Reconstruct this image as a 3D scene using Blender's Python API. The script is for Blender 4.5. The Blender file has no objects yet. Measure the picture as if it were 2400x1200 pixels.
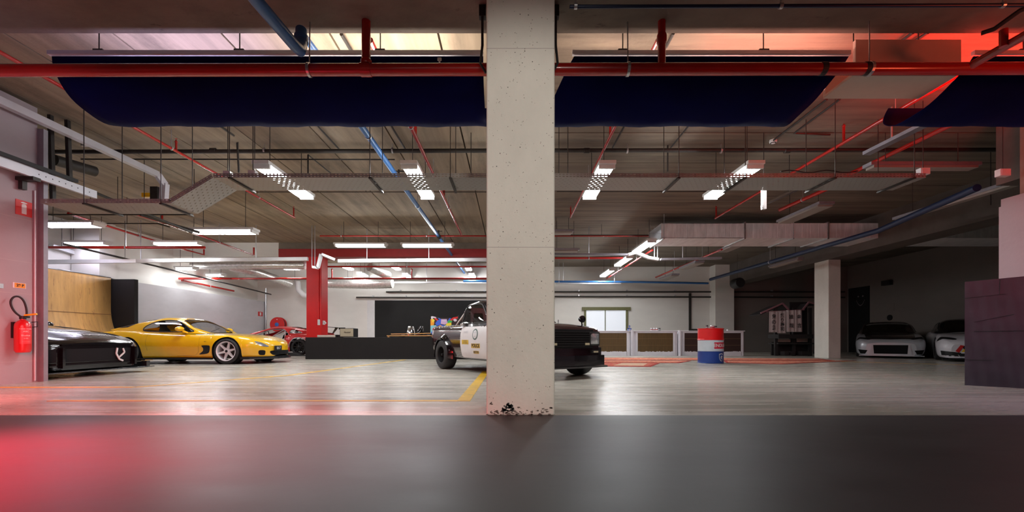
import bpy, bmesh, math, random
from mathutils import Vector, Matrix
from mathutils.bvhtree import BVHTree

# ---------------------------------------------------------------- camera, world, exposure
sc = bpy.context.scene
col = sc.collection
EYE = 0.62          # camera height
FPX = 1000.0        # focal length in pixels of the 2400 px wide frame
cd = bpy.data.cameras.new('camera'); cam = bpy.data.objects.new('camera', cd); col.objects.link(cam)
cam.location = (0, 0, EYE); cam.rotation_euler = (math.pi/2, 0, 0)
cd.sensor_width = 36; cd.lens = 36*FPX/2400; cd.shift_x = 4/2400; cd.shift_y = 194/2400
cd.clip_start = 0.05; cd.clip_end = 100
sc.camera = cam
sc.view_settings.view_transform = 'Standard'; sc.view_settings.look = 'None'
sc.view_settings.gamma = 1; sc.view_settings.exposure = 0.0; sc.view_settings.use_curve_mapping = False
sc.cycles.max_bounces = 7; sc.cycles.transparent_max_bounces = 12; sc.cycles.sample_clamp_indirect = 4
w = bpy.data.worlds.new('world'); sc.world = w; w.use_nodes = True
w.node_tree.nodes['Background'].inputs[0].default_value = (0.5, 0.55, 0.7, 1)
w.node_tree.nodes['Background'].inputs[1].default_value = 0.012

def lamp(name, kind, loc, power, color, size=0.3, rot=None, target=None, size_y=None, spot=None, blend=0.6):
    d = bpy.data.lights.new(name, kind); o = bpy.data.objects.new(name, d); col.objects.link(o)
    d.energy = power; d.color = color; o.location = loc
    if kind == 'AREA':
        d.shape = 'RECTANGLE'; d.size = size; d.size_y = size_y or size
    else:
        d.shadow_soft_size = size
    if spot: d.spot_size = math.radians(spot); d.spot_blend = blend
    if target is not None:
        o.rotation_euler = (Vector(target)-Vector(loc)).to_track_quat('-Z', 'Y').to_euler()
    return o
# rows of ceiling tubes behind the viewer and added red and violet fills that tint the edges of the view
lamp('ceiling_tubes_behind', 'AREA', (-.6, -2.2, 3.5), 110, (1, .93, .84), 4.0, size_y=.3)
lamp('pillar_lamp', 'SPOT', (0.9, -2.6, 3.3), 780, (1, .93, .85), .25, target=(0.1, 3.45, 1.6), spot=34)
lamp('red_lamp_floor', 'SPOT', (-4.6, 1.3, 1.7), 520, (1, .03, .03), .3, target=(-4.6, 3.6, 0.0), spot=105, blend=1)
lamp('red_lamp_wall', 'SPOT', (-4.4, 3.5, 0.9), 420, (1, .16, .17), .3, target=(-6.85, 4.9, .4), spot=100, blend=1)
lamp('violet_lamp_left', 'SPOT', (-3.9, 2.9, 2.4), 35, (.8, .5, .9), .3, target=(-6.9, 6.0, 3.0), spot=100, blend=1)
lamp('red_lamp_near_floor', 'SPOT', (-4.0, 1.3, 1.6), 4200, (1, .05, .09), .3, target=(-2.9, 1.9, 0.0), spot=72, blend=1)
for x_, c_, p_ in ((-3.6, (.72, .62, 1), 30), (-1.5, (1, .88, .78), 48), (1.5, (1, .80, .68), 22), (2.9, (1, .40, .32), 48), (5.4, (1, .05, .03), 70)):
    lamp('trough_light', 'AREA', (x_, 4.85, 3.42), p_, c_, 1.7, size_y=.1, target=(x_, 4.851, 4.5))  # added uplights without fixtures, brightening the ceiling above the cloths
lamp('red_lamp_ceiling', 'POINT', (6.4, 4.75, 3.45), 110, (1, .03, .02), .15)  # added red and violet fills for the right edge from here
lamp('red_lamp_beam', 'SPOT', (5.6, 1.6, 2.2), 120, (1, .12, .05), .3, target=(4.6, 4.0, 3.7), spot=110, blend=1)
lamp('violet_lamp_right', 'SPOT', (4.9, 2.6, 2.4), 60, (.75, .45, 1), .3, target=(5.6, 4.7, 0.2), spot=110, blend=1)
lamp('red_lamp_right_wall', 'SPOT', (5.2, 3.4, 2.2), 150, (1, .12, .12), .3, target=(6.9, 5.4, 2.0), spot=90, blend=1)

# ---------------------------------------------------------------- materials
MATS = {}
def nt(m): return m.node_tree.nodes, m.node_tree.links
def mat(name, c, rough=.5, metal=0, coat=0, emit=None, es=0, noise=0, nscale=(8, 8, 8), bump=0, bscale=40, alpha=None, spec=None, rvar=0):
    m = bpy.data.materials.new(name); m.use_nodes = True; N, L = nt(m); b = N['Principled BSDF']
    c4 = (c[0], c[1], c[2], 1)
    b.inputs['Base Color'].default_value = c4; b.inputs['Roughness'].default_value = rough
    b.inputs['Metallic'].default_value = metal; b.inputs['Coat Weight'].default_value = coat
    b.inputs['Coat Roughness'].default_value = .04
    if spec is not None: b.inputs['Specular IOR Level'].default_value = spec
    if emit: b.inputs['Emission Color'].default_value = (*emit, 1); b.inputs['Emission Strength'].default_value = es
    tc = N.new('ShaderNodeTexCoord'); mp = N.new('ShaderNodeMapping'); L.new(tc.outputs['Object'], mp.inputs[0])
    mp.inputs['Scale'].default_value = nscale
    nz = N.new('ShaderNodeTexNoise'); nz.inputs['Scale'].default_value = 1; nz.inputs['Detail'].default_value = 6
    nz.inputs['Roughness'].default_value = .62; L.new(mp.outputs[0], nz.inputs[0])
    amt = noise if noise else .06
    r = N.new('ShaderNodeMapRange'); r.inputs[1].default_value = .25; r.inputs[2].default_value = .75
    r.inputs[3].default_value = 1-amt; r.inputs[4].default_value = 1+amt*.6
    L.new(nz.outputs[0], r.inputs[0])
    mx = N.new('ShaderNodeMix'); mx.data_type = 'RGBA'; mx.blend_type = 'MULTIPLY'; mx.inputs[0].default_value = 1
    mx.inputs[6].default_value = c4; cb = N.new('ShaderNodeCombineColor')
    for k in range(3): L.new(r.outputs[0], cb.inputs[k])
    L.new(cb.outputs[0], mx.inputs[7]); L.new(mx.outputs[2], b.inputs['Base Color'])
    if rvar:
        r2 = N.new('ShaderNodeMapRange'); r2.inputs[1].default_value = .3; r2.inputs[2].default_value = .7
        r2.inputs[3].default_value = rough-rvar; r2.inputs[4].default_value = rough+rvar
        L.new(nz.outputs[0], r2.inputs[0]); L.new(r2.outputs[0], b.inputs['Roughness'])
    if bump:
        n2 = N.new('ShaderNodeTexNoise'); n2.inputs['Scale'].default_value = bscale; n2.inputs['Detail'].default_value = 4
        L.new(tc.outputs['Object'], n2.inputs[0]); bp = N.new('ShaderNodeBump'); bp.inputs['Strength'].default_value = bump
        bp.inputs['Distance'].default_value = .01; L.new(n2.outputs[0], bp.inputs['Height']); L.new(bp.outputs[0], b.inputs['Normal'])
    m['mul'] = mx.name
    MATS[name] = m
    return m

def mulcol(m, node_out, fac_out=None, dark=(0, 0, 0)):
    """overlay a second colour where fac_out is high"""
    N, L = nt(m); b = N['Principled BSDF']; old = b.inputs['Base Color'].links[0].from_socket
    mx = N.new('ShaderNodeMix'); mx.data_type = 'RGBA'; L.new(fac_out, mx.inputs[0]); L.new(old, mx.inputs[6])
    mx.inputs[7].default_value = (*dark, 1); L.new(mx.outputs[2], b.inputs['Base Color'])

def add_voro_pits(m, scale, thr, dark, seed=0.0):
    N, L = nt(m); tc = N.new('ShaderNodeTexCoord'); v = N.new('ShaderNodeTexVoronoi'); v.inputs['Scale'].default_value = scale
    v.inputs['Randomness'].default_value = 1
    L.new(tc.outputs['Object'], v.inputs['Vector'])
    n = N.new('ShaderNodeTexNoise'); n.inputs['Scale'].default_value = scale*.35; L.new(tc.outputs['Object'], n.inputs[0])
    a = N.new('ShaderNodeMath'); a.operation = 'LESS_THAN'; a.inputs[1].default_value = thr; L.new(v.outputs['Distance'], a.inputs[0])
    c = N.new('ShaderNodeMath'); c.operation = 'GREATER_THAN'; c.inputs[1].default_value = .56; L.new(n.outputs[0], c.inputs[0])
    d = N.new('ShaderNodeMath'); d.operation = 'MULTIPLY'; L.new(a.outputs[0], d.inputs[0]); L.new(c.outputs[0], d.inputs[1])
    mulcol(m, None, d.outputs[0], dark)

def add_blotch(m, scale, lo, hi, dark, detail=8):
    N, L = nt(m); tc = N.new('ShaderNodeTexCoord'); mp = N.new('ShaderNodeMapping'); mp.inputs['Scale'].default_value = scale
    L.new(tc.outputs['Object'], mp.inputs[0]); n = N.new('ShaderNodeTexNoise'); n.inputs['Scale'].default_value = 1
    n.inputs['Detail'].default_value = detail; n.inputs['Roughness'].default_value = .7; L.new(mp.outputs[0], n.inputs[0])
    r = N.new('ShaderNodeMapRange'); r.inputs[1].default_value = lo; r.inputs[2].default_value = hi; L.new(n.outputs[0], r.inputs[0])
    mulcol(m, None, r.outputs[0], dark)

def glass(name, tint=(.80, .84, .84), gloss=.06):
    m = bpy.data.materials.new(name); m.use_nodes = True; N, L = nt(m)
    for n in list(N): N.remove(n)
    o = N.new('ShaderNodeOutputMaterial'); t = N.new('ShaderNodeBsdfTransparent'); t.inputs[0].default_value = (*tint, 1)
    g = N.new('ShaderNodeBsdfGlossy'); g.inputs['Roughness'].default_value = .03
    f = N.new('ShaderNodeLayerWeight'); pw = N.new('ShaderNodeMath'); pw.operation = 'POWER'; pw.inputs[1].default_value = 4; L.new(f.outputs['Facing'], pw.inputs[0])
    ad = N.new('ShaderNodeMath'); ad.operation = 'MULTIPLY_ADD'; ad.inputs[1].default_value = .6; ad.inputs[2].default_value = gloss; L.new(pw.outputs[0], ad.inputs[0])
    x = N.new('ShaderNodeMixShader'); L.new(ad.outputs[0], x.inputs[0]); L.new(t.outputs[0], x.inputs[1]); L.new(g.outputs[0], x.inputs[2])
    L.new(x.outputs[0], o.inputs[0]); return m

floor_m = mat('sealed_concrete', (.48, .45, .385), .27, noise=.22, nscale=(.5, 4.5, 1), rvar=.07, bump=.05, bscale=9, spec=.55)
add_blotch(floor_m, (.8, 5, 1), .5, .85, (.26, .24, .20)); add_blotch(floor_m, (.35, 9, 1), .52, .8, (.54, .51, .44))
darkfloor_m = mat('dark_floor_paint', (.050, .047, .050), .46, noise=.25, nscale=(.7, 2.6, 1), rvar=.04, bump=.06, bscale=9, spec=.32)
add_blotch(darkfloor_m, (2.2, 14, 1), .73, .76, (.03, .03, .03))
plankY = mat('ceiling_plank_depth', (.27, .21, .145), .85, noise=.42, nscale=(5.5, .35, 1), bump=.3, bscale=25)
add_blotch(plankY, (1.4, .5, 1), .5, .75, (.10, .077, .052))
plankX = mat('ceiling_plank_cross', (.17, .135, .10), .85, noise=.45, nscale=(.3, 6.5, 1), bump=.3, bscale=25)  # darker than the left planks: gloom of the right side put into the colour
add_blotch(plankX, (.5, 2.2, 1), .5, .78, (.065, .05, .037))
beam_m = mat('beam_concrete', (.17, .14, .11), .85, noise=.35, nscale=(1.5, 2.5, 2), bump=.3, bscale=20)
add_blotch(beam_m, (2.2, 6, 2), .62, .7, (.07, .055, .04))
pillar_m = mat('painted_pillar_concrete', (.65, .63, .565), .62, noise=.12, nscale=(2, 2, 1.2), bump=.3, bscale=30)
add_voro_pits(pillar_m, 19, .085, (.08, .075, .06)); add_voro_pits(pillar_m, 45, .16, (.22, .2, .17))
add_blotch(pillar_m, (9, 9, 1.2), .66, .74, (.50, .46, .38))
white_m = mat('white_wall_paint', (.70, .68, .63), .65, noise=.10, nscale=(.6, .6, 1.4), bump=.15, bscale=15)
block_m = mat('white_block_paint', (.36, .31, .325), .6, noise=.10, nscale=(.8, .8, 1.5), bump=.2, bscale=22)
black_m = mat('black_wall_paint', (.011, .0105, .0105), .75, spec=.25, noise=.3, nscale=(1, 1, 1), bump=.2, bscale=12)
felt_m = mat('black_cardboard', (.055, .046, .058), .75, spec=.3, noise=.35, nscale=(2, 2, 1.2), bump=.4, bscale=5)
redpaint_m = mat('red_pillar_paint', (.62, .006, .008), .42, noise=.08, bump=.1)
darkred_m = mat('red_beam_paint', (.30, .008, .008), .55, noise=.15)
pipered_m = mat('red_pipe_paint', (.36, .010, .007), .26, noise=.12, nscale=(3, 3, 3), coat=.3)
pipeblue_m = mat('blue_pipe_paint', (.03, .13, .34), .34, noise=.15, nscale=(4, 4, 4))
navypipe_m = mat('dark_blue_pipe_paint', (.006, .018, .06), .4, noise=.15)
galv_m = mat('galvanised_steel', (.55, .56, .57), .36, metal=.85, noise=.25, nscale=(6, 6, 6))
galv2_m = mat('galvanised_channel', (.62, .62, .66), .45, metal=.35, noise=.12, nscale=(3, 3, 3))
jamb_m = mat('jamb_steel', (.27, .26, .29), .5, metal=.3, noise=.15)
darksteel_m = mat('dark_steel', (.05, .046, .042), .5, metal=.5, noise=.3)
blackrub_m = mat('black_rubber', (.014, .014, .015), .65, noise=.2)
blackpl_m = mat('black_plastic', (.013, .013, .014), .42, noise=.15, spec=.35)
plate_white = mat('white_plastic', (.64, .64, .63), .45)
navy_m = mat('navy_fabric', (.0008, .002, .045), .95, noise=.3, nscale=(2, 2, 2), bump=.25, bscale=3, spec=.1)
yellowline_m = mat('yellow_floor_paint', (.72, .43, .02), .45, noise=.3, nscale=(6, 6, 1)); add_blotch(yellowline_m, (9, 9, 1), .68, .72, (.3, .27, .22))
wood_m = mat('plywood', (.66, .36, .12), .5, noise=.30, nscale=(1.2, 6.0, .9), bump=.1)
add_blotch(wood_m, (2.2, 7, 1.6), .58, .70, (.36, .17, .06)); add_blotch(wood_m, (1.5, 16, 2.2), .60, .68, (.42, .20, .07), 4)
tube_m = mat('lit_tube', (1, 1, 1), .5, emit=(.96, .98, 1), es=62)
tubecool_m = mat('lit_tube_violet', (1, 1, 1), .5, emit=(.80, .78, 1), es=26)
off_m = mat('unlit_diffuser', (.30, .26, .23), .5)
lamp_m = mat('lamp_housing', (.7, .7, .68), .45)
yel_m = mat('yellow_car_paint', (.86, .49, .006), .26, coat=1, noise=.03)
blk_m = mat('black_car_paint', (.005, .004, .005), .14, coat=.7, noise=.05, spec=.3)
rub_m = mat('dark_burgundy_paint', (.014, .002, .003), .15, coat=1, noise=.05)  # black truck paint with its red reflections put into the colour
redcar_m = mat('red_shell_paint', (.55, .015, .018), .3, coat=.8, noise=.12)
silver_m = mat('silver_car_paint', (.60, .62, .66), .3, metal=.25, coat=.8, noise=.05)
wht_m = mat('white_car_paint', (.70, .68, .72), .3, coat=.8, noise=.05)
carbon_m = mat('carbon_fibre', (.02, .02, .022), .25, coat=1, noise=.4, nscale=(40, 40, 40))
chrome_m = mat('polished_metal', (.75, .75, .76), .15, metal=1)
rimw_m = mat('white_rim_paint', (.72, .72, .74), .3, coat=.6)
lens_m = mat('headlamp_lens', (.5, .52, .55), .12, metal=.6, noise=.5, nscale=(25, 25, 25), coat=1)
amber_m = mat('amber_lens', (.7, .35, .02), .25)
gold_m = mat('gold_sticker', (.62, .42, .06), .35)
glass_m = glass('clear_glass'); dglass_m = glass('smoked_glass', (.12, .12, .13), .3)
int_m = mat('dark_interior', (.010, .010, .011), .8, spec=.15)

# ---------------------------------------------------------------- mesh helpers
def P(px, py, Y): return Vector(((px-1196)*Y/FPX, Y, EYE+(794-py)*Y/FPX))
def PZ(px, py, z):
    Y = (z-EYE)*FPX/(794-py); return Vector(((px-1196)*Y/FPX, Y, z))
def G(px, py): return PZ(px, py, 0.0)

class MB:
    def __init__(s): s.v = []; s.f = []
    def add(s, vs, fs):
        k = len(s.v); s.v += [Vector(v) for v in vs]; s.f += [tuple(i+k for i in f) for f in fs]; return s
    def box(s, a, b):
        (x0, y0, z0), (x1, y1, z1) = a, b
        vs = [(x0, y0, z0), (x1, y0, z0), (x1, y1, z0), (x0, y1, z0), (x0, y0, z1), (x1, y0, z1), (x1, y1, z1), (x0, y1, z1)]
        return s.add(vs, [(0, 3, 2, 1), (4, 5, 6, 7), (0, 1, 5, 4), (1, 2, 6, 5), (2, 3, 7, 6), (3, 0, 4, 7)])
    def bar(s, p, q, w, h, up=(0, 0, 1)):
        p = Vector(p); q = Vector(q); d = (q-p).normalized(); u = Vector(up)
        if abs(d.dot(u)) > .98: u = Vector((0, 1, 0))
        r = d.cross(u).normalized()*w/2; u = r.cross(d).normalized()*h/2
        vs = [p-r-u, p+r-u, p+r+u, p-r+u, q-r-u, q+r-u, q+r+u, q-r+u]
        return s.add(vs, [(0, 1, 2, 3), (7, 6, 5, 4), (0, 4, 5, 1), (1, 5, 6, 2), (2, 6, 7, 3), (3, 7, 4, 0)])
    def tube(s, path, r, seg=10, caps=True, radii=None):
        path = [Vector(p) for p in path]; n = len(path); rings = []
        prev = None
        for i, p in enumerate(path):
            d = ((path[min(i+1, n-1)]-p).normalized()+(p-path[max(i-1, 0)]).normalized())
            if d.length < 1e-6: d = path[min(i+1, n-1)]-path[max(i-1, 0)]
            d.normalize()
            if prev is None:
                a = Vector((0, 0, 1)) if abs(d.z) < .9 else Vector((1, 0, 0))
                u = d.cross(a).normalized()
            else:
                u = (prev-d*prev.dot(d)).normalized()
            prev = u; v = d.cross(u); rr = radii[i] if radii else r
            rings.append([p+(u*math.cos(t)+v*math.sin(t))*rr for t in [2*math.pi*k/seg for k in range(seg)]])
        vs = [q for g in rings for q in g]; fs = []
        for i in range(n-1):
            for k in range(seg):
                a = i*seg+k; b = i*seg+(k+1) % seg; fs.append((a, b, b+seg, a+seg))
        if caps: fs += [tuple(range(seg))[::-1], tuple(range((n-1)*seg, n*seg))]
        return s.add(vs, fs)
    def lathe(s, prof, c=(0, 0, 0), axis='z', seg=32, cap=True):
        """prof: (r, h) list"""
        vs = []; fs = []; n = len(prof)
        for r, h in prof:
            for k in range(seg):
                t = 2*math.pi*k/seg; a, b = r*math.cos(t), r*math.sin(t)
                q = {'z': (a, b, h), 'y': (a, h, b), 'x': (h, a, b)}[axis]
                vs.append((q[0]+c[0], q[1]+c[1], q[2]+c[2]))
        for i in range(n-1):
            for k in range(seg):
                a = i*seg+k; b = i*seg+(k+1) % seg; fs.append((a, b, b+seg, a+seg))
        if prof[0] == prof[-1] or not cap: return s.add(vs, fs)
        if prof[0][0] > 1e-5: fs.append(tuple(range(seg))[::-1])
        if prof[-1][0] > 1e-5: fs.append(tuple(range((n-1)*seg, n*seg)))
        return s.add(vs, fs)
    def prism(s, pts, a, b, axis='y'):
        """extrude 2-D outline between a and b along axis ((x,z) for y, (y,z) for x, (x,y) for z)"""
        n = len(pts)
        def q(p, h): return {'y': (p[0], h, p[1]), 'x': (h, p[0], p[1]), 'z': (p[0], p[1], h)}[axis]
        return s.add([q(p, a) for p in pts]+[q(p, b) for p in pts],
                     [tuple(range(n)), tuple(range(2*n-1, n-1, -1))]+[(i, i+n, (i+1) % n+n, (i+1) % n) for i in range(n)])
    def grid(s, rows, close=False):
        k = len(rows[0]); vs = [p for r in rows for p in r]; fs = []
        for i in range(len(rows)-1):
            for j in range(k-1): fs.append((i*k+j, i*k+j+1, (i+1)*k+j+1, (i+1)*k+j))
            if close: fs.append((i*k+k-1, i*k, (i+1)*k, (i+1)*k+k-1))
        return s.add(vs, fs)
    def build(s, name, m, parent=None, origin=None, smooth=False, bevel=0, rel=True, solid=0, keepn=False):
        """world-space vertices; child geometry is made relative to its parent's location chain when rel"""
        o0 = Vector(origin) if origin is not None else Vector((0, 0, 0))
        base = Vector((0, 0, 0))
        if parent is not None and rel:
            pp = parent
            while pp is not None: base += pp.location; pp = pp.parent
        me = bpy.data.meshes.new(name)
        off = base if parent is not None else o0
        me.from_pydata([tuple(v-off-(o0-base if parent is not None and origin is not None else Vector((0, 0, 0)))) for v in s.v], [], s.f)
        me.materials.append(m); me.validate(); 
        if not keepn:
            bm = bmesh.new(); bm.from_mesh(me); bmesh.ops.recalc_face_normals(bm, faces=bm.faces); bm.to_mesh(me); bm.free()
        if smooth:
            for p in me.polygons: p.use_smooth = True
            me.set_sharp_from_angle(angle=math.radians(38))
        o = bpy.data.objects.new(name, me); col.objects.link(o)
        if parent is not None:
            o.parent = parent
            if origin is not None: o.location = o0-base
        else: o.location = o0
        if bevel:
            b = o.modifiers.new('bevel', 'BEVEL'); b.width = bevel; b.segments = 2; b.limit_method = 'ANGLE'
        if solid:
            b = o.modifiers.new('solid', 'SOLIDIFY'); b.thickness = solid
        return o

def tag(o, label=None, cat=None, group=None, kind=None):
    if label: o['label'] = label
    if cat: o['category'] = cat
    if group: o['group'] = group
    if kind: o['kind'] = kind
    return o
def empty(name, loc, label, cat, group=None, rz=0, kind=None):
    o = bpy.data.objects.new(name, None); col.objects.link(o); o.location = loc; o.rotation_euler = (0, 0, rz)
    o.empty_display_size = .1
    return tag(o, label, cat, group, kind)
def struct(name, mb, m, **k): return tag(mb.build(name, m, **k), kind='structure')

def text_mb(body, size, extrude=.002, align='CENTER', bold=0, sx=1):
    cu = bpy.data.curves.new('lettering', 'FONT'); cu.body = body; cu.size = size; cu.extrude = extrude; cu.offset = bold
    cu.align_x = align; cu.align_y = 'CENTER'
    o = bpy.data.objects.new('lettering', cu); col.objects.link(o)
    dg = bpy.context.evaluated_depsgraph_get(); dg.update()
    me = bpy.data.meshes.new_from_object(o.evaluated_get(dg))
    mb = MB(); mb.add([Vector((v.co.x*sx, v.co.y, v.co.z)) for v in me.vertices], [tuple(p.vertices) for p in me.polygons])
    bpy.data.objects.remove(o); bpy.data.curves.remove(cu); bpy.data.meshes.remove(me)
    return mb
def chaikin(p, n=2):
    p = [Vector(q) for q in p]
    for _ in range(n): p = [p[0]]+[v for a, b in zip(p, p[1:]) for v in (a.lerp(b, .25), a.lerp(b, .75))]+[p[-1]]
    return p
def xf(mb, fn): mb.v = [Vector(fn(v)) for v in mb.v]; return mb

# ---------------------------------------------------------------- setting: floor, ceiling, walls
CEIL = 4.0
XL, XR, YB = -11.5, 15.8, 20.0
struct('floor', MB().box((-14, 3.46, -.2), (17.5, 21, 0)), floor_m)
struct('floor', MB().box((-14, -5, -.2), (17.5, 3.46, 0)), darkfloor_m)
cl = MB(); x = -14.0
while x < .2:
    cl.box((x+.012, -5, CEIL), (min(x+1.2, .2)-.012, 21, CEIL+.15)); x += 1.2
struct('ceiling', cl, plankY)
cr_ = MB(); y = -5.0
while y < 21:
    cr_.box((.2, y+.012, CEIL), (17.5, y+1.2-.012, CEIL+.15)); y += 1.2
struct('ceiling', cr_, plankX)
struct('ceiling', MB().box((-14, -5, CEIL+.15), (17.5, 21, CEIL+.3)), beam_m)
struct('wall_back', MB().box((-14, YB, 0), (10.2, YB+.3, CEIL)), white_m)
lowpaint_m = mat('grey_white_paint', (.50, .49, .51), .6, noise=.14, nscale=(.5, .8, 2.2))
struct('wall_left', MB().box((-14, 12.7, 0), (XL, 20, 2.36)), lowpaint_m)
struct('wall_left', MB().box((-14, 12.7, 2.36), (XL-.35, 20, CEIL)), white_m)
struct('wall_left', MB().box((-14, -5, 0), (-12.6, 12.7, CEIL)), white_m)
taupe_m = mat('taupe_wall_paint', (.22, .185, .165), .75, noise=.12, nscale=(.6, .6, 1.2))  # right wall takes it as painted-in shade, back section as its own paint
struct('wall_right', MB().box((XR, 6, 0), (XR+.3, 20, CEIL)), taupe_m)
struct('wall_back', MB().box((10.2, YB, 0), (17.5, YB+.3, CEIL)), taupe_m)
struct('wall_front', MB().box((-14, -5.3, 0), (17.5, -5, CEIL)), block_m)
nl = MB().box((-7.15, -5, 0), (-6.85, 6.18, 3.96))
struct('wall_left', nl, block_m)
struct('trim_1', MB().box((-7.0, 6.18, 0), (-6.76, 6.24, 3.66)), jamb_m)
struct('wall_right', MB().box((6.95, 2.4, 0), (7.25, 6.07, 2.49)).box((6.98, 2.4, 2.49), (7.25, 6.07, 2.6)), block_m)
struct('wall_right', MB().box((7.25, -5, 0), (7.5, 6.07, CEIL)), beam_m)
# joints of the block wall on the left
jm = mat('block_joint', (.42, .37, .37), .8)
jb = MB()
for z in (.3, 1.25, 1.7, 2.3, 2.9): jb.box((-6.851, 2, z), (-6.8485, 6.17, z+.006))
struct('trim_2', jb, jm)
# beams
struct('beam_main', MB().box((-14, 3.5, 3.67), (17.5, 4.26, CEIL)), beam_m)
struct('beam_far_red', MB().box((-8.15, 15.0, 3.5), (.9, 15.6, 3.78)), darkred_m)
struct('beam_far_top', MB().box((-8.15, 15.02, 3.78), (.9, 15.6, CEIL)), beam_m)
struct('beam_far_cream', MB().box((-14, 15.0, 3.5), (-8.15, 15.6, CEIL)), white_m)
struct('beam_back', MB().box((-14, 19.1, 3.35), (1.9, 19.99, CEIL)), white_m)
dkbeam_m = mat('dark_beam_concrete', (.10, .082, .07), .85, noise=.3, nscale=(2, 2, 2))  # beam concrete darkened to carry the shade of the right side
struct('beam_right', MB().box((10.0, 6.4, 3.12), (10.7, 19.99, CEIL)), dkbeam_m)
struct('beam_right_edge', MB().box((7.4, 6.1, 2.95), (15.8, 6.5, CEIL)), dkbeam_m)
# pillars
struct('pillar_main', MB().box((-.193, 3.455, 0), (.36, 4.0, CEIL-.01)), pillar_m, bevel=.012, origin=(.08, 3.7, 0))
struct('pillar_red', MB().box((-7.17, 15.0, 0), (-6.64, 15.53, 3.5)), redpaint_m, bevel=.01)
struct('pillar_right', MB().box((10.03, 13.45, 0), (10.42, 14.08, 3.12)), pillar_m, bevel=.015)
struct('pillar_back', MB().box((9.35, 19.45, 0), (10.2, 20, CEIL)), white_m)
struct('pillar_back_left', MB().box((-12.55, 12.2, 2.4), (-11.75, 12.7, CEIL)), white_m)
# spalled foot of the main pillar: patches of chipped plaster
sp = MB(); rnd = random.Random(4)
for i in range(70):
    cx = rnd.uniform(-.19, .355); cz = abs(rnd.gauss(0, .03))+.004; r = rnd.uniform(.004, .014)
    n = 6; pts = [(cx+r*rnd.uniform(.5, 1.5)*math.cos(2*math.pi*k/n), max(.001, cz+r*.6*rnd.uniform(.5, 1.2)*math.sin(2*math.pi*k/n))) for k in range(n)]
    sp.prism(pts, 3.4535, 3.4565)
struct('trim_3', sp, mat('chipped_plaster', (.16, .14, .12), .9, noise=.4, nscale=(60, 60, 60)))
sp = MB()
for i in range(26):
    t = rnd.uniform(0, math.pi); rr = rnd.uniform(.02, .05); cx = -.015+rr*math.cos(t)*1.1; cz = .035+rr*1.1*math.sin(t); r = rnd.uniform(.006, .014)
    sp.prism([(cx+r*rnd.uniform(.5, 1.4)*math.cos(k), cz+r*rnd.uniform(.5, 1.4)*math.sin(k)) for k in range(6)], 3.4525, 3.4565)
struct('trim_4', sp, mat('black_scuff', (.02, .022, .022), .8))
struct('trim_5', MB().box((-.1935, 3.4535, 1.36), (.3605, 3.4565, 1.363)).box((-.1935, 3.4535, 2.97), (.3605, 3.4565, 2.973)), jm)
# painted black field and white strip on the back wall, pipe trims
struct('trim_6', MB().box((-6.35, 19.985, .4), (-.8, 20, 2.42)), black_m)
struct('trim_7', MB().box((-6.7, 19.97, .4), (-6.35, 20, 2.42)), plate_white)
# dark door on the right wall, window on the back wall
struct('door_1', MB().box((XR-.03, 18.75, 0), (XR, 19.9, 2.95)), black_m)
wf = mat('olive_window_frame', (.13, .13, .05), .6, noise=.2)
winx0, winx1 = 3.46, 5.5
wm = MB().box((winx0-.1, 19.9, 1.95), (winx1+.12, 20, 2.1)).box((winx0, 19.93, .6), (winx0+.09, 20, 1.95)).box((winx1-.1, 19.93, .6), (winx1, 20, 1.95)).box((4.42, 19.94, .6), (4.46, 20, 1.95))
wo = struct('window_1', wm, wf)
pane = mat('frosted_pane', (.85, .88, .92), .3, emit=(.8, .88, 1), es=.32)
for a, b in ((winx0+.09, 4.42), (4.46, winx1-.1)):
    MB().box((a, 19.96, .6), (b, 19.985, 1.95)).build('pane', pane, wo)
struct('trim_8', MB().box((8.36, 19.94, 0), (8.46, 20, 2.75)), darksteel_m)
struct('trim_9', MB().box((8.46, 19.95, 1.0), (9.3, 20, 1.08)), darksteel_m)
# yellow bay lines
def line(name, pts, wd=.1):
    mb = MB()
    for a, b in zip(pts, pts[1:]):
        a = Vector((a[0], a[1], 0)); b = Vector((b[0], b[1], 0)); d = (b-a).normalized(); n = Vector((-d.y, d.x, 0))*wd/2
        mb.box((0, 0, 0), (0, 0, 0)) if False else mb.add([a-n, b-n, b+n, a+n, a-n+Vector((0, 0, .003)), b-n+Vector((0, 0, .003)), b+n+Vector((0, 0, .003)), a+n+Vector((0, 0, .003))], [(4, 5, 6, 7), (0, 1, 5, 4), (1, 2, 6, 5), (2, 3, 7, 6), (3, 0, 4, 7)])
    return struct(name, mb, yellowline_m)
line('floor_marking_line', [(-6.6, 5.44), (-4.8, 5.46), (-3.75, 7.2), (-3.1, 12.6)], .09)
line('floor_marking_line', [(-4.6, 4.27), (-.53, 4.27)], .075)
line('floor_marking_line', [(-.465, 4.24), (-.465, 8.2)], .13)
line('floor_marking_line', [(9.0, 11.6), (11.5, 9.5), (14.0, 8.3)], .05)
# ---------------------------------------------------------------- concrete-ceiling services
def rod(parent, x, y, z0, z1=CEIL, r=.006, name='hanger'):
    return MB().tube([(x, y, z0), (x, y, z1)], r, 6).build(name, darksteel_m, parent)

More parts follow.
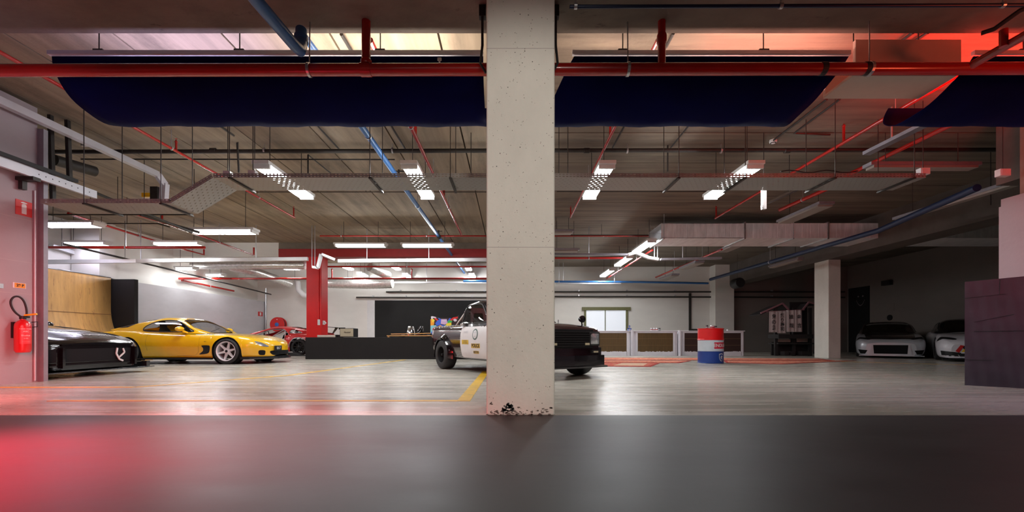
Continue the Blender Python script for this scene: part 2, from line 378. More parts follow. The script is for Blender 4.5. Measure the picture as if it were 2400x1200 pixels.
def run(name, label, cat, pts, r, m, group=None, hang=(), heads=(), clamp=True, rods=.006):
    """a pipe run with its hangers (clamp + rod) and upright heads"""
    o = MB().tube(pts, r, 14).build(name, m, origin=pts[0], smooth=True)
    tag(o, label, cat, group)
    if not hang:
        a_, b_ = max(zip(pts, pts[1:]), key=lambda q_: (Vector(q_[0])-Vector(q_[1])).length); m_ = Vector(a_).lerp(Vector(b_), .5); hang = [m_] if m_.z < 3.9 else []
    for h in hang:
        h = Vector(h)
        mb = MB().tube([(h.x, h.y, h.z+r), (h.x, h.y, CEIL)], rods, 6)
        d = Vector(pts[1])-Vector(pts[0]); ax = 'x' if abs(d.x) > abs(d.y) else 'y'
        mb.lathe([(r+.004, -.014), (r+.009, -.012), (r+.009, .012), (r+.004, .014)], h, ax, 16)
        mb.build('hanger', galv_m, o)
    for h in heads:
        x, y, z, z1 = h
        s = MB().tube([(x, y, z), (x, y, z1)], r*.75, 10)
        s.lathe([(r*.75, z1), (r*1.1, z1+.01), (r*.6, z1+.03), (.003, z1+.05)], (x, y, 0), 'z', 10)
        s.lathe([(.001, z1+.062), (.02, z1+.06), (.02, z1+.064), (.001, z1+.066)], (x, y, 0), 'z', 12)
        s.build('sprinkler_head', m, o, smooth=True)
    return o

# the thick red main under the first beam
Ym = 4.1; zl = EYE+(794-166)/1000*Ym; zr = EYE+(794-160)/1000*Ym
def zm(x): return zl+(zr-zl)*max(0, min(1, (x+4.9)/9.8))
mp_ = run('sprinkler_main_pipe', 'thick glossy red pipe running across the whole ceiling in front of the dark blue cloths', 'pipe',
    [(-6.8, Ym, zm(-6.8)), (0, Ym, zm(0)), (6.9, Ym, zm(6.9))], .056, pipered_m)
for x in (-1.93, 1.13):
    mb = MB().tube([(x, Ym, zm(x)+.05), (x, Ym+.02, CEIL)], .006, 6).lathe([(.057, -.014), (.064, -.012), (.064, .012), (.057, .014)], (x, Ym, zm(x)), 'x', 20)
    mb.build('hanger', galv_m, mp_)
for x in (3.0, 3.42):
    MB().lathe([(.0565, -.028), (.059, -.026), (.059, .026), (.0565, .028)], (x, Ym, zm(x)), 'x', 20).build('tape_band', blackrub_m, mp_)
x = -1.385
MB().tube([(x, Ym, zm(x)), (x, Ym, 3.99)], .042, 16).lathe([(.062, -.05), (.062, .05)], (x, Ym, zm(x)), 'x', 20).lathe([(.048, zm(x)+.05), (.052, zm(x)+.06), (.052, zm(x)+.09), (.044, zm(x)+.1)], (x, Ym, 0), 'z', 20).build('riser', pipered_m, mp_, smooth=True)
x = 1.455
MB().tube([(x, Ym, zm(x)), (x, Ym, 3.99)], .036, 16).lathe([(.044, 3.46), (.047, 3.48), (.047, 3.53), (.04, 3.55)], (x, Ym, 0), 'z', 20).build('riser', pipered_m, mp_, smooth=True)
MB().tube([P(2262, 162, 4.1), P(2300, 140, 4.0), P(2440, 62, 3.5)], .038, 14).build('branch', pipered_m, mp_, smooth=True)
MB().tube([P(2352, 110, 3.75), P(2352, 70, 3.75)], .03, 12).build('riser', pipered_m, mp_, smooth=True)

# red branch pipes running away from the viewer
B = 3.08; zb = EYE+B
def depthrun(xb, y0, y1, z=zb): return [(xb*(z-EYE), y0, z), (xb*(z-EYE), y1, z)]
def hangs(x, z, ys): return [(x, y, z) for y in ys]
for xb, y0, y1, r, lab, hy, hd in (
    (-1.78, 4.3, 10.85, .022, 'thin red sprinkler pipe running away above the bend of the cable tray', (6.9, 9.3), ((7.0, .14), (10.8, .2))),
    (-.469, 4.4, 12.6, .03, 'red sprinkler pipe running away just left of the concrete pillar', (6.2, 8.0, 10.0), ((6.5, .2), (9.3, .2))),
    (.494, 4.4, 10.8, .022, 'red sprinkler pipe running away just right of the concrete pillar', (6.1, 8.3), ((6.5, .2), (10.75, .2))),
    (1.70, 4.4, 10.9, .026, 'bright red sprinkler pipe running away over the metal duct', (5.8, 8.8), ((6.7, .25), (10.85, .25))),
    (2.06, 4.4, 8.6, .036, 'thickest bright red pipe running away beside the grey channel on the dark side', (5.7,), ())):
    pts = depthrun(xb, y0, y1); x = pts[0][0]
    run('sprinkler_pipe', lab, 'pipe', pts, r, pipered_m, 'red sprinkler pipes running away', hangs(x, zb, hy), [(x, a, zb, zb+b) for a, b in hd])
run('sprinkler_pipe', 'short red pipe stub with a pale collar beyond the right end of the cable tray', 'pipe', [PZ(1945, 440, 3.6), PZ(1828, 492, 3.6)], .04, pipered_m)
run('sprinkler_pipe', 'red pipe continuing under the metal duct towards the counter', 'pipe', [(1.59*2.7, 12.9, 3.3), (1.59*2.7, 19, 3.3)], .03, pipered_m, 'red pipes beyond the duct', hangs(1.59*2.7, 3.3, (14.5, 17)))
run('sprinkler_pipe', 'red pipe coming out of the duct above the unlit lamps', 'pipe', [(2.35*2.7, 12.8, 3.3), (2.35*2.7, 18.6, 3.3)], .034, pipered_m, 'red pipes beyond the duct', hangs(2.35*2.7, 3.3, (14.1, 16.5)))
# cross runs
run('sprinkler_pipe', 'thin dark red pipe crossing the ceiling just before the red beam', 'pipe', [P(750, 553, 12.75), P(1530, 553, 12.75)], .022, pipered_m, None,
    [P(800, 553, 12.75), P(1000, 553, 12.75)], [])
run('sprinkler_pipe', 'bright red pipe crossing behind the red pillar near the back wall', 'pipe', [P(420, 653, 15.0), P(543, 653, 17.4), P(1290, 653, 17.4)], .04, pipered_m, None,
    [P(560, 653, 17.4), P(826, 653, 17.4)], [(P(x, 653, 17.4).x, 17.4, P(x, 653, 17.4).z, P(x, 632, 17.4).z) for x in (778, 965, 1150)])
run('sprinkler_pipe', 'slanting red pipe over the white side wall behind the yellow car', 'pipe', [P(426, 657, 15.3), P(548, 682, 18.0)], .035, pipered_m)
run('sprinkler_pipe', 'red pipe crossing under the bright cable channel left of the concrete pillar', 'pipe', [P(768, 625, 15.2), P(1140, 625, 15.2)], .03, pipered_m)
run('sprinkler_pipe', 'dark red pipe crossing behind the cable channel right of the concrete pillar', 'pipe', [P(1300, 605, 13.6), P(1460, 605, 13.6)], .035, pipered_m)
run('sprinkler_pipe', 'red pipe crossing the ceiling above the plywood ramp', 'pipe', [P(110, 580, 11.2), P(480, 580, 11.2)], .035, pipered_m)
run('sprinkler_pipe', 'red pipe sloping over the far left lamps', 'pipe', [P(160, 500, 9.9), P(230, 523, 10.9), P(400, 576, 13.6), P(478, 597, 14.7), P(478, 584, 14.7)], .028, pipered_m)
run('sprinkler_pipe', 'red pipe with two short drops sloping behind the cable tray bend', 'pipe', [P(312, 500, 9.3), P(398, 526, 10.3), P(595, 598, 14.6), P(595, 580, 14.6)], .028, pipered_m, None, [], [(P(380, 520, 10.1).x, 10.1, P(380, 520, 10.1).z, P(380, 500, 10.1).z)])

# blue pipes
bl = run('blue_pipe', 'blue pipe running away left of the pillar, lit bright near the lamps', 'pipe',
    [(-.70*2.95, 5.45, EYE+2.95), (-.70*2.95, 21.6*.9, EYE+2.95)], .045, pipeblue_m, None, hangs(-.70*2.95, EYE+2.95, (6.2, 9.5, 13.5)))
xb_ = -.70*2.95
for y in (7.9, 12.3):
    mb = MB().lathe([(.046, -.09), (.06, -.085), (.06, -.06), (.05, -.05), (.05, .05), (.06, .06), (.06, .085), (.046, .09)], (xb_, y, EYE+2.95), 'y', 18)
    mb.tube([(xb_, y, EYE+2.95), (xb_, y, EYE+3.13)], .02, 8).tube([(xb_-.08, y, EYE+3.1), (xb_+.1, y, EYE+3.1)], .012, 6)
    mb.build('valve', darksteel_m, bl, smooth=True)
MB().lathe([(.05, -.07), (.068, -.06), (.068, -.03), (.055, -.02), (.055, .04), (.064, .05)], (xb_, 5.52, EYE+2.95), 'y', 18).build('coupling', pipeblue_m, bl, smooth=True)
bl2 = MB().tube([(-2.0, -4.8, 3.24), P(600, 0, 3.27), P(690, 106, 3.75), P(703, 118, 3.85), P(706, 108, 3.95), P(706, 70, 4.0)], .05, 16).build('blue_pipe', pipeblue_m, origin=P(600, 0, 3.2), smooth=True)
tag(bl2, 'dark blue pipe passing under the first beam with an elbow turning up', 'pipe')
MB().lathe([(.052, -.03), (.062, -.028), (.062, .028), (.052, .03)], P(706, 92, 3.98), 'z', 18).build('collar', pipeblue_m, bl2, smooth=True)
o = MB().tube([P(712, 84, 4.35), P(745, 128, 4.6)], .035, 12).build('blue_pipe', pipeblue_m, origin=P(712, 84, 4.3), smooth=True)
tag(o, 'pale blue pipe stub seen between the first beam and the blue cloth', 'pipe')
run('blue_pipe', 'thin dark blue pipe along the underside of the first beam', 'pipe', [P(1335, 16, 3.45), P(2460, 12, 3.45)], .014, navypipe_m, None,
    [P(1349, 15, 3.45), P(1830, 14, 3.45), P(2350, 12, 3.45)])
run('blue_pipe', 'blue pipe crossing above the olive framed window', 'pipe', [P(1086, 659, 18.4), P(1500, 661, 18.4), P(1660, 664, 18.4)], .045, pipeblue_m, None,
    [P(1310, 660, 18.4), P(1440, 660, 18.4)])
run('blue_pipe', 'dark blue pipe slanting over the unlit side towards the white pillar', 'pipe', [P(1665, 655, 17.5), P(2060, 540, 9.6), P(2290, 440, 6.9)], .06, navypipe_m)
# dark cross pipe and conduits
dp = run('steel_pipe', 'dark steel pipe crossing the whole ceiling above the cable tray', 'pipe', [P(128, 356, 7.4), P(1200, 353, 7.4), P(2400, 351, 7.4)], .036, darksteel_m, None,
    [P(x, 353, 7.4) for x in (620, 920, 1470, 1690)])
for x in (500, 1165, 1375, 1845):
    MB().lathe([(.037, -.05), (.045, -.045), (.045, .045), (.037, .05)], P(x, 353, 7.4), 'x', 14).build('collar', darksteel_m, dp, smooth=True)
for pts, lab, r in (
    ([P(190, 373, 7.6), P(925, 374, 7.6)], 'thin black conduit crossing between the dark pipe and the cable tray', .013),
    ([P(575, 450, 9.2), P(1140, 450, 9.2)], 'thin black conduit crossing below the cable tray left of the pillar', .01),
    ([P(1305, 449, 9.2), P(1655, 449, 9.2)], 'thin black conduit crossing below the cable tray right of the pillar', .01),
    ([PZ(497, 283, 3.97), PZ(548, 318, 3.97)], 'black conduit on the ceiling just beyond the blue cloth on the left', .016),
    ([PZ(908, 280, 3.97), PZ(950, 350, 3.97)], 'black conduit on the ceiling between the blue and red pipes', .016),
    ([PZ(735, 285, 3.97), PZ(795, 350, 3.97)], 'black conduit leaving the smoke detector on the left', .014),
    ([PZ(1473, 278, 3.97), PZ(1436, 346, 3.97)], 'black conduit on the ceiling right of the pillar', .016),
    ([PZ(1624, 283, 3.97), PZ(1572, 346, 3.97)], 'black conduit leaving the smoke detector on the right', .014),
    ([PZ(1938, 233, 3.97), PZ(1812, 330, 3.97)], 'black conduit beyond the pale box, the one ending at a square cover', .016),
    ([PZ(1968, 233, 3.97), PZ(1862, 312, 3.97), PZ(1945, 316, 3.97)], 'black bent conduit beyond the pale box', .016),
    ([PZ(1578, 78, 3.97), PZ(1560, 112, 3.97)], 'dark conduit between the beam and the blue cloth right of the pillar', .018),
    ([PZ(2140, 76, 3.97), PZ(2100, 106, 3.97)], 'dark conduit lit red above the pale box, the left one', .018),
    ([PZ(2175, 76, 3.97), PZ(2130, 106, 3.97)], 'dark conduit lit red above the pale box, the right one', .018),
    ([PZ(800, 80, 3.97), PZ(825, 122, 3.97)], 'dark conduit between the beam and the blue cloth left of the red riser', .02),
    ([P(722, 363, 7.7), P(722, 406, 7.7)], 'short black conduit drop behind the cable tray', .014),
    ([P(722, 363, 7.75), P(775, 406, 8.6)], 'black conduit slanting down behind the cable tray', .012),
    ([P(1565, 341, 7.44), P(1565, 402, 7.44)], 'short black conduit drop right of the pillar', .014),
    ([P(556, 335, 7.33), P(560, 405, 7.33)], 'black vertical conduit beside the junction boxes', .016),
    ([P(1300, 551, 12.6), P(1520, 551, 12.6)], 'black conduit in front of the dark red pipe by the duct', .012),
    ([P(112, 503, 8.9), P(440, 503, 8.9)], 'dark conduit crossing under the lower cable tray', .016),
    ([P(225, 524, 10.2), P(370, 524, 10.2), P(398, 532, 10.2)], 'thin dark conduit crossing above the second lamp row on the left', .014),
    ([P(190, 438, 6.95), P(450, 545, 9.2)], 'black cable bundle running away from the top of the fire door jamb', .025),
    ([P(330, 503, 8.5), P(420, 531, 9.1), P(468, 545, 9.35)], 'black conduit running away below the tray bend', .03),
    ([P(150, 572, 10.5), P(400, 632, 14.0), P(635, 690, 19.85)], 'grey conduit sloping down to the corner behind the red shell', .028)):
    o = MB().tube(pts, r, 8).build('conduit', darksteel_m, origin=pts[0], smooth=True); tag(o, lab, 'conduit')
    m_ = pts[0].lerp(pts[1], .5)
    if m_.z < 3.9 and abs(pts[0].z-pts[1].z) < 1.5 and (pts[0]-pts[1]).length > .5: rod(o, m_.x, m_.y, m_.z)
o = MB().tube([(XL+.06, YB-.04, 3.0), (XL+.06, YB-.04, .8)], .035, 10).build('conduit', galv_m, origin=(XL+.06, YB-.04, .8)); tag(o, 'grey conduit running down the corner beside the hose reel', 'conduit')
for pts, lab in (
    ([P(905, 684, 19.9), P(1300, 684, 19.9)], 'dark pipe along the back wall above the black field'),
    ([P(835, 697, 19.9), P(1300, 698, 19.9)], 'grey pipe along the back wall just above the black field'),
    ([P(1300, 684, 19.9), P(1980, 684, 19.9)], 'dark pipe along the back wall above the window'),
    ([P(1300, 695, 19.9), P(1980, 697, 19.9)], 'lower dark pipe along the back wall with small clamps')):
    a, b = pts; n = 6
    o = MB().tube(pts, .035, 8).build('wall_pipe', darksteel_m, origin=a, smooth=True); tag(o, lab, 'pipe')
    for k in range(n):
        q = a.lerp(b, (k+.5)/n); MB().box((q.x-.03, 19.88, q.z-.02), (q.x+.03, 20, q.z+.09)).build('clamp', galv_m, o)

# navy cloth troughs hanging from rails
def trough(xa, xb, label, yr=4.4, sag=1.0, skew=0):
    rail = MB().box((xa-.02, yr-.02, 3.545), (xb, yr+.02, 3.585)).build('cloth_rail', galv2_m, origin=(xa, yr, 3.565))
    tag(rail, label.replace('long dark', 'dark').replace('dark blue cloth trough hanging', 'thin grey rail of the dark blue cloth').replace(' behind the red main', ''), 'rail')
    k = 0
    xx = xa+.5
    while xx < xb:
        MB().tube([(xx, yr, 3.585), (xx, yr, CEIL)], .006, 6).box((xx-.05, yr-.02, 3.585), (xx+.05, yr+.02, 3.6)).build('hanger', darksteel_m, rail); xx += 1.45
    nx = max(8, int((xb-xa)/.12)); rows = []
    for i in range(nx+1):
        x = xa+(xb-xa)*i/nx; row = []
        for j in range(25):
            t = j/24; a = math.pi*t
            yy = yr+.01+.5*(1-math.cos(a)) ; zz = 3.54-.41*sag*math.sin(a)
            wob = .008*math.sin(x*7+j*.3)*math.sin(a)+.005*math.sin(x*19+j)*math.sin(a)
            row.append(Vector((x+skew*math.sin(a), yy, zz+wob)))
        rows.append(row)
    o = MB().grid(rows).build('cloth_trough', navy_m, origin=(xa, yr, 3.54), smooth=True, solid=.006)
    return tag(o, label, 'cloth')
trough(-4.74, -.28, 'long dark blue cloth trough hanging behind the red main left of the concrete pillar')
trough(.66, 3.50, 'dark blue cloth trough hanging between the concrete pillar and the pale box', skew=-.24)
trough(4.79, 6.9, 'dark blue cloth trough hanging right of the pale box', skew=-.25)
# pale box between them
pb = mat('pale_board', (.50, .40, .33), .6)
o = MB().box((3.53, 4.36, 3.33), (4.61, 4.40, 3.68)).box((3.53, 4.40, 3.33), (4.61, 4.82, 3.36)).box((3.53, 4.78, 3.36), (4.4, 4.82, 3.6)).build('boxed_panel', pb, origin=(4.07, 4.6, 3.33), bevel=.004)
tag(o, 'pale boxed panel hanging between two dark blue cloths on the right', 'panel')
for x in (3.7, 4.4): rod(o, x, 4.6, 3.36)
# small white hook under the cloth on the left
o = MB().box((-.745, 4.36, 3.47), (-.705, 4.375, 3.495)).box((-.733, 4.36, 3.45), (-.717, 4.375, 3.47)).build('wire_clip', plate_white, origin=(-.725, 4.37, 3.46)); tag(o, 'tiny white clip on the blue cloth near the concrete pillar', 'clip')

# perforated cable tray with its bend
slotmat = bpy.data.materials.new('perforated_steel'); slotmat.use_nodes = True
N, L = nt(slotmat); b = N['Principled BSDF']; b.inputs['Base Color'].default_value = (.32, .32, .30, 1); b.inputs['Metallic'].default_value = .5; b.inputs['Roughness'].default_value = .5
tc = N.new('ShaderNodeTexCoord'); sp = N.new('ShaderNodeSeparateXYZ'); L.new(tc.outputs['Object'], sp.inputs[0])
def mth(op, a, b=None, v=None):
    n = N.new('ShaderNodeMath'); n.operation = op
    L.new(a, n.inputs[0])
    if b is not None: L.new(b, n.inputs[1])
    if v is not None: n.inputs[1].default_value = v
    return n.outputs[0]
ym = mth('MULTIPLY', sp.outputs[1], v=1/.062); yf = mth('FRACT', ym); yc = mth('ABSOLUTE', mth('SUBTRACT', yf, v=.5))
yfl = mth('FLOOR', ym); par = mth('FRACT', mth('MULTIPLY', yfl, v=.5))
xs_ = mth('ADD', mth('MULTIPLY', sp.outputs[0], v=1/.075), par); xf_ = mth('FRACT', mth('ADD', xs_, mth('MULTIPLY', yf, v=.55)))
xc = mth('ABSOLUTE', mth('SUBTRACT', xf_, v=.5))
hole = mth('MULTIPLY', mth('LESS_THAN', yc, v=.10), mth('LESS_THAN', xc, v=.17))
zz_ = mth('GREATER_THAN', mth('ABSOLUTE', sp.outputs[2]), v=.008)
fx = mth('ABSOLUTE', mth('SUBTRACT', mth('FRACT', mth('MULTIPLY', sp.outputs[0], v=1/.05)), v=.5))
fz = mth('ABSOLUTE', mth('SUBTRACT', mth('FRACT', mth('MULTIPLY', sp.outputs[2], v=1/.03)), v=.5))
hole2 = mth('MULTIPLY', mth('LESS_THAN', fx, v=.3), mth('LESS_THAN', fz, v=.14))
inv = mth('SUBTRACT', zz_, v=1.0); inv = mth('ABSOLUTE', inv)
ht = mth('ADD', mth('MULTIPLY', hole, inv), mth('MULTIPLY', hole2, zz_))
tr = N.new('ShaderNodeBsdfTransparent'); mxs = N.new('ShaderNodeMixShader'); L.new(ht, mxs.inputs[0]); L.new(b.outputs[0], mxs.inputs[1]); L.new(tr.outputs[0], mxs.inputs[2])
L.new(mxs.outputs[0], N['Material Output'].inputs[0])
def tray(pa, pb, y0, y1, parent=None, name='tray_section'):
    (xa, za), (xb, zb_) = pa, pb; h = .06
    d = Vector((xb-xa, 0, zb_-za)).normalized(); n = Vector((-d.z, 0, d.x)); ln = math.hypot(xb-xa, zb_-za)
    mb = MB()
    mb.box((0, 0, -.001), (ln, y1-y0, .001)); mb.box((0, -.001, .001), (ln, .001, h)); mb.box((0, y1-y0-.001, .001), (ln, y1-y0+.001, h))
    me_o = mb.build(name, slotmat, origin=(0, 0, 0))
    me_o.location = (xa, y0, za); me_o.rotation_euler = (0, -math.atan2(zb_-za, xb-xa), 0)
    return me_o
ty0, ty1 = 6.0, 6.52; tz = EYE+(794-416)/1000*ty0
troot = empty('cable_tray', ((510-1196)*.006, ty0, tz), 'perforated metal cable tray crossing the ceiling and stepping down on the left', 'cable tray')
for a, b in ((((500-1196)*.006, tz), ((2170-1196)*.006, tz)), (((400-1196)*.006, tz-.36), ((500-1196)*.006, tz)), (((95-1196)*.006, tz-.36), ((400-1196)*.006, tz-.36))):
    t = tray(a, b, ty0, ty1); t.parent = troot; t.location = t.location-troot.location
for px in (540, 868, 1056, 1590, 1745, 1955, 2140):
    x = (px-1196)*.006
    zz = tz
    MB().bar((x, ty0-.03, zz-.015), (x, ty1+.06, zz-.015), .035, .02).tube([(x, ty0-.02, zz-.015), (x, ty0-.02, CEIL-.003)], .006, 6).tube([(x, ty1+.05, zz-.015), (x, ty1+.05, CEIL-.003)], .006, 6).build('bracket', darksteel_m, troot)
for px in (200, 380):
    x = (px-1196)*.006; zz = tz-.36
    MB().bar((x, ty0-.03, zz-.015), (x, ty1+.06, zz-.015), .035, .02).tube([(x, ty0-.02, zz-.015), (x, ty0-.02, CEIL-.003)], .006, 6).tube([(x, ty1+.05, zz-.015), (x, ty1+.05, CEIL-.003)], .006, 6).build('bracket', darksteel_m, troot)
# cables lying on the tray at the right
for k, (a, b, c) in enumerate(((1830, 2010, 404), (1900, 2130, 402))):
    pts = [P(a+(b-a)*t/10, c-3*math.sin(t*1.3+k)-2, 6.1) for t in range(11)]
    pts = [p_+Vector((0, .22*k, 0)) for p_ in pts]; tag(MB().tube(pts, .008, 6).build('cable', blackrub_m, origin=pts[0], smooth=True), ('black cable sagging over the tray edge near the unlit lamp', 'black cable on the right end of the tray')[k], 'cable')
for a, b, lab, s in ((533, 407, 'white junction box on the tray bend, the left of the two', .065), (592, 406, 'white junction box on the tray bend, the right of the two', .07), (2165, 402, 'white junction box at the right end of the cable tray', .09), (2352, 405, 'pinkish junction box high on the dark right side', .1)):
    p = P(a, b, 6.05); MBx = MB().box((p.x-s*.75, p.y-.03, p.z-s*.5), (p.x+s*.75, p.y+.05, p.z+s*.5))
    o = MBx.build('junction_box', plate_white, origin=p, bevel=.006); tag(o, lab, 'junction box')
    rod(o, p.x, p.y+.01, p.z+s*.5)
    MB().box((p.x-s*.6, p.y-.036, p.z-s*.38), (p.x+s*.6, p.y-.03, p.z+s*.38)).build('lid', plate_white, o)

# lamps
def fix(px, py, Y, ln, ax, lab, lit=1, z=None, group=None, wd=.16, es=None):
    c = PZ(px, py, z) if z else P(px, py, Y)
    h = ln/2
    e = empty('fluorescent_lamp', (c.x, c.y, c.z), lab, 'lamp', group)
    def bx(a, b, z0, z1, m, name, g=0):
        if ax == 'x': mb = MB().box((c.x-a, c.y-b, z0), (c.x+a, c.y+b, z1))
        else: mb = MB().box((c.x-b, c.y-a, z0), (c.x+b, c.y+a, z1))
        return mb.build(name, m, e, bevel=.004)
    bx(h+.05, wd/2+.01, c.z+.035, c.z+.09, lamp_m if lit else jamb_m, 'housing')
    if lit:
        prof = [(-wd/2, .035), (-wd/2*.8, -.02), (wd/2*.8, -.02), (wd/2, .035)]
        if ax == 'x': mb = MB().prism([(c.y+a, c.z+b) for a, b in prof], c.x-h, c.x+h, 'x')
        else: mb = MB().prism([(c.x+a, c.z+b) for a, b in prof], c.y-h, c.y+h, 'y')
        mb.build('diffuser', tubecool_m if lit == 2 else tube_m, e)
        for sg in (-1, 1):
            if ax == 'x': mb = MB().box((c.x+sg*h-.02, c.y-wd/2-.004, c.z-.024), (c.x+sg*h+.02, c.y+wd/2+.004, c.z+.036))
            else: mb = MB().box((c.x-wd/2-.004, c.y+sg*h-.02, c.z-.024), (c.x+wd/2+.004, c.y+sg*h+.02, c.z+.036))
            mb.build('end_cap', lamp_m, e)
    else:
        bx(h, wd/2, c.z-.005, c.z+.035, off_m, 'diffuser')
    for sg in (-.7, .7):
        if ax == 'x': rod(e, c.x+sg*h, c.y, c.z+.09)
        else: rod(e, c.x, c.y+sg*h, c.z+.09)
    return e
zf = EYE+2.62
for px, lab in ((672, 'bright lamp over the cable tray, first of the four from the left'), (983, 'bright lamp over the cable tray just left of the concrete pillar'),
                (1400, 'bright lamp over the cable tray just right of the concrete pillar'), (1712, 'bright lamp over the cable tray, last of the four from the left')):
    py = 430
    c = PZ(px, 432, zf)
    fix(px, 432, 0, 1.45, 'y', lab, 1, z=zf, group='four lamps crossing above the tray', wd=.24)
fix(168, 529, 10.0, 1.25, 'x', 'violet-white lamp directly above the plywood ramp', 2, wd=.3)
fix(526, 545, 9.9, 1.4, 'x', 'lone bright crosswise lamp above the yellow car', 1, wd=.26)
fix(205, 573, 11.8, 1.1, 'x', 'violet-white lamp beyond the fire door jamb, lower one', 2, wd=.22)
fix(418, 573, 12.0, 1.25, 'x', 'bright crosswise lamp left of the lone one, further away', 1, wd=.22)
fix(846, 577, 12.3, 1.42, 'x', 'bright crosswise lamp in front of the red beam, nearer the red pillar', 1, wd=.2, group='two lamps before the red beam')
fix(1002, 577, 12.3, 1.42, 'x', 'bright crosswise lamp in front of the red beam, nearer the concrete pillar', 1, wd=.2, group='two lamps before the red beam')
for k, (px, py) in enumerate(((1508, 580), (1461, 614), (1423, 641))):
    fix(px, py, 0, (1.5, 1.6, 1.7)[k], 'y', ('glowing lamp touching the end of the metal duct', 'middle glowing lamp of the three in a line before the duct', 'glowing lamp furthest from the duct, near the olive window')[k], 1, z=EYE+2.7, group='three lamps in a line by the duct', wd=.24)
for k, (px, py, Y) in enumerate(((815, 629, 17.6), (850, 645, 18.6), (928, 629, 17.6), (955, 648, 18.6), (1097, 630, 17.6), (1107, 648, 18.6), (685, 631, 17.3), (437, 631, 14.7), (505, 646, 16.3))):
    fix(px, py, Y, .75 if k < 6 else .6, 'y' if k < 6 else 'x', ('small lamp just right of the red pillar top, first row', 'small lamp right of the red pillar, touching the red pipe', 'small lamp above the middle of the black field, upper one', 'small lamp above the middle of the black field, lower one', 'small lamp next to the concrete pillar, upper one', 'small lamp next to the concrete pillar, lower one', 'small lamp just left of the red pillar top', 'small lamp over the left end of the white side wall', 'small lamp over the middle of the white side wall')[k], 1, group='small lamps beyond the red beam', wd=.24)
fix(1620, 625, 0, 1.3, 'y', 'unlit white lamp below the duct, nearest of two', 0, z=EYE+2.55, wd=.3)
fix(1568, 652, 0, 1.3, 'y', 'unlit white lamp below the duct, further of two', 0, z=EYE+2.5, wd=.3)
fix(1712, 584, 13.4, 1.0, 'y', 'unlit grey lamp close under the duct joint', 0, wd=.3)
fix(1883, 505, 0, 1.3, 'y', 'unlit lamp catching reddish light above the duct', 0, z=EYE+2.7, wd=.3)
fix(1318, 548, 11.9, .5, 'x', 'unlit lamp end peeking out right of the concrete pillar', 0, wd=.3)
fix(2160, 396, 7.0, 1.7, 'x', 'long unlit lamp above the right end of the tray', 0)
fix(1325, 590, 12.25, .7, 'x', 'grey unlit lamp beside the concrete pillar above the cable channel', 0)
fix(1840, 620, 0, 1.4, 'y', 'long dim lamp slanting towards the white pillar on the dark side', 0, z=EYE+2.35, wd=.16)
fix(2230, 480, 0, 2.2, 'y', 'long dim lamp high on the dark right side', 0, z=EYE+2.5, wd=.14)

# bright cable channel below the red beam, with its bends
cm = mat('white_cable_channel', (.72, .73, .74), .35, metal=.3)
def chan(pts, lab, hx=(), wd=.12, ht=.1):
    m_c = jamb_m if lab.startswith(('grey', 'dim')) else cm
    o = empty('cable_channel', pts[0], lab, 'cable channel')
    for a, b in zip(pts, pts[1:]): MB().bar(a, b, wd, ht).build('channel_section', m_c, o)
    for p in hx: MB().tube([p, (p.x, p.y, 3.99)], .012, 6).build('hanger', galv_m, o)
    return o
chan([P(100, 614, 11.0), P(320, 612, 12.1), P(722, 607, 12.9)], 'long bright cable channel crossing left of the red pillar', [P(330, 612, 12.12), P(600, 609, 12.66)])
chan([P(793, 612, 13.1), P(1140, 609, 13.1)], 'bright cable channel crossing in front of the red beam', [P(860, 612, 13.1), P(1005, 611, 13.1)])
chan([P(733, 626, 12.7), P(745, 628, 12.7), P(753, 596, 12.7), P(784, 609, 12.9)], 'white zigzag cable channel beside the top of the red pillar', [P(731, 625, 12.7), P(738, 625, 12.7)], ht=.07)
chan([P(1298, 596, 12.8), P(1470, 597, 12.8)], 'grey cable channel crossing right of the concrete pillar', [P(1380, 596, 12.8)], ht=.06)
chan([P(1472, 597, 12.9), P(1490, 592, 12.9), P(1520, 604, 12.9), P(1543, 608, 12.9)], 'pale curved cable channel crossing the line of lamps', [P(1534, 606, 12.9), P(1541, 606, 12.9)], ht=.08)
chan([P(1548, 608, 12.9), P(1690, 605, 12.9)], 'dim cable channel behind the curved one', [P(1600, 607, 12.9)], ht=.06)
chan([P(100, 588, 12.4), P(165, 605, 13.2), P(230, 613, 13.6)], 'violet lit cable channel above the plywood ramp', [P(152, 600, 13), P(170, 604, 13.2)])
chan([P(120, 576, 11.6), P(170, 592, 12.2)], 'short channel end just beyond the fire door jamb', [P(145, 584, 11.9)])
chan([P(1305, 664, 18.9), P(1455, 664, 18.9)], 'bright cable channel just under the blue crossing pipe', [P(1320, 664, 18.9)], ht=.07)
chan([P(770, 662, 18.9), P(1140, 662, 18.9)], 'bright cable channel along the top of the back wall', [P(1000, 662, 18.9)], ht=.07)
# grey channel on the dark side
chan([P(2195, 278, 5.6), P(2030, 360, 6.6)], 'grey channel running away on the dark side between two bright red pipes', [P(2090, 330, 6.2)], wd=.12, ht=.05)
o = MB().bar(PZ(1885, 436, 3.3), PZ(1800, 475, 3.3), .06, .04).build('tube_bracket', chrome_m, origin=PZ(1840, 455, 3.3)); tag(o, 'bare metal lamp bracket beside the hanging white bar', 'bracket')
rod(o, PZ(1850, 452, 3.3).x, PZ(1850, 452, 3.3).y, 3.3)
p = P(1790, 465, 7.0)
o = MB().box((p.x-.03, 6.97, p.z-.18), (p.x+.03, 7.03, p.z+.18)).box((p.x-.05, 6.96, p.z-.16), (p.x-.03, 7.0, p.z-.12)).build('hanging_bar', plate_white, origin=p); tag(o, 'short white vertical bar hanging beyond the right part of the tray', 'bar')
rod(o, p.x, 7.0, p.z+.18)
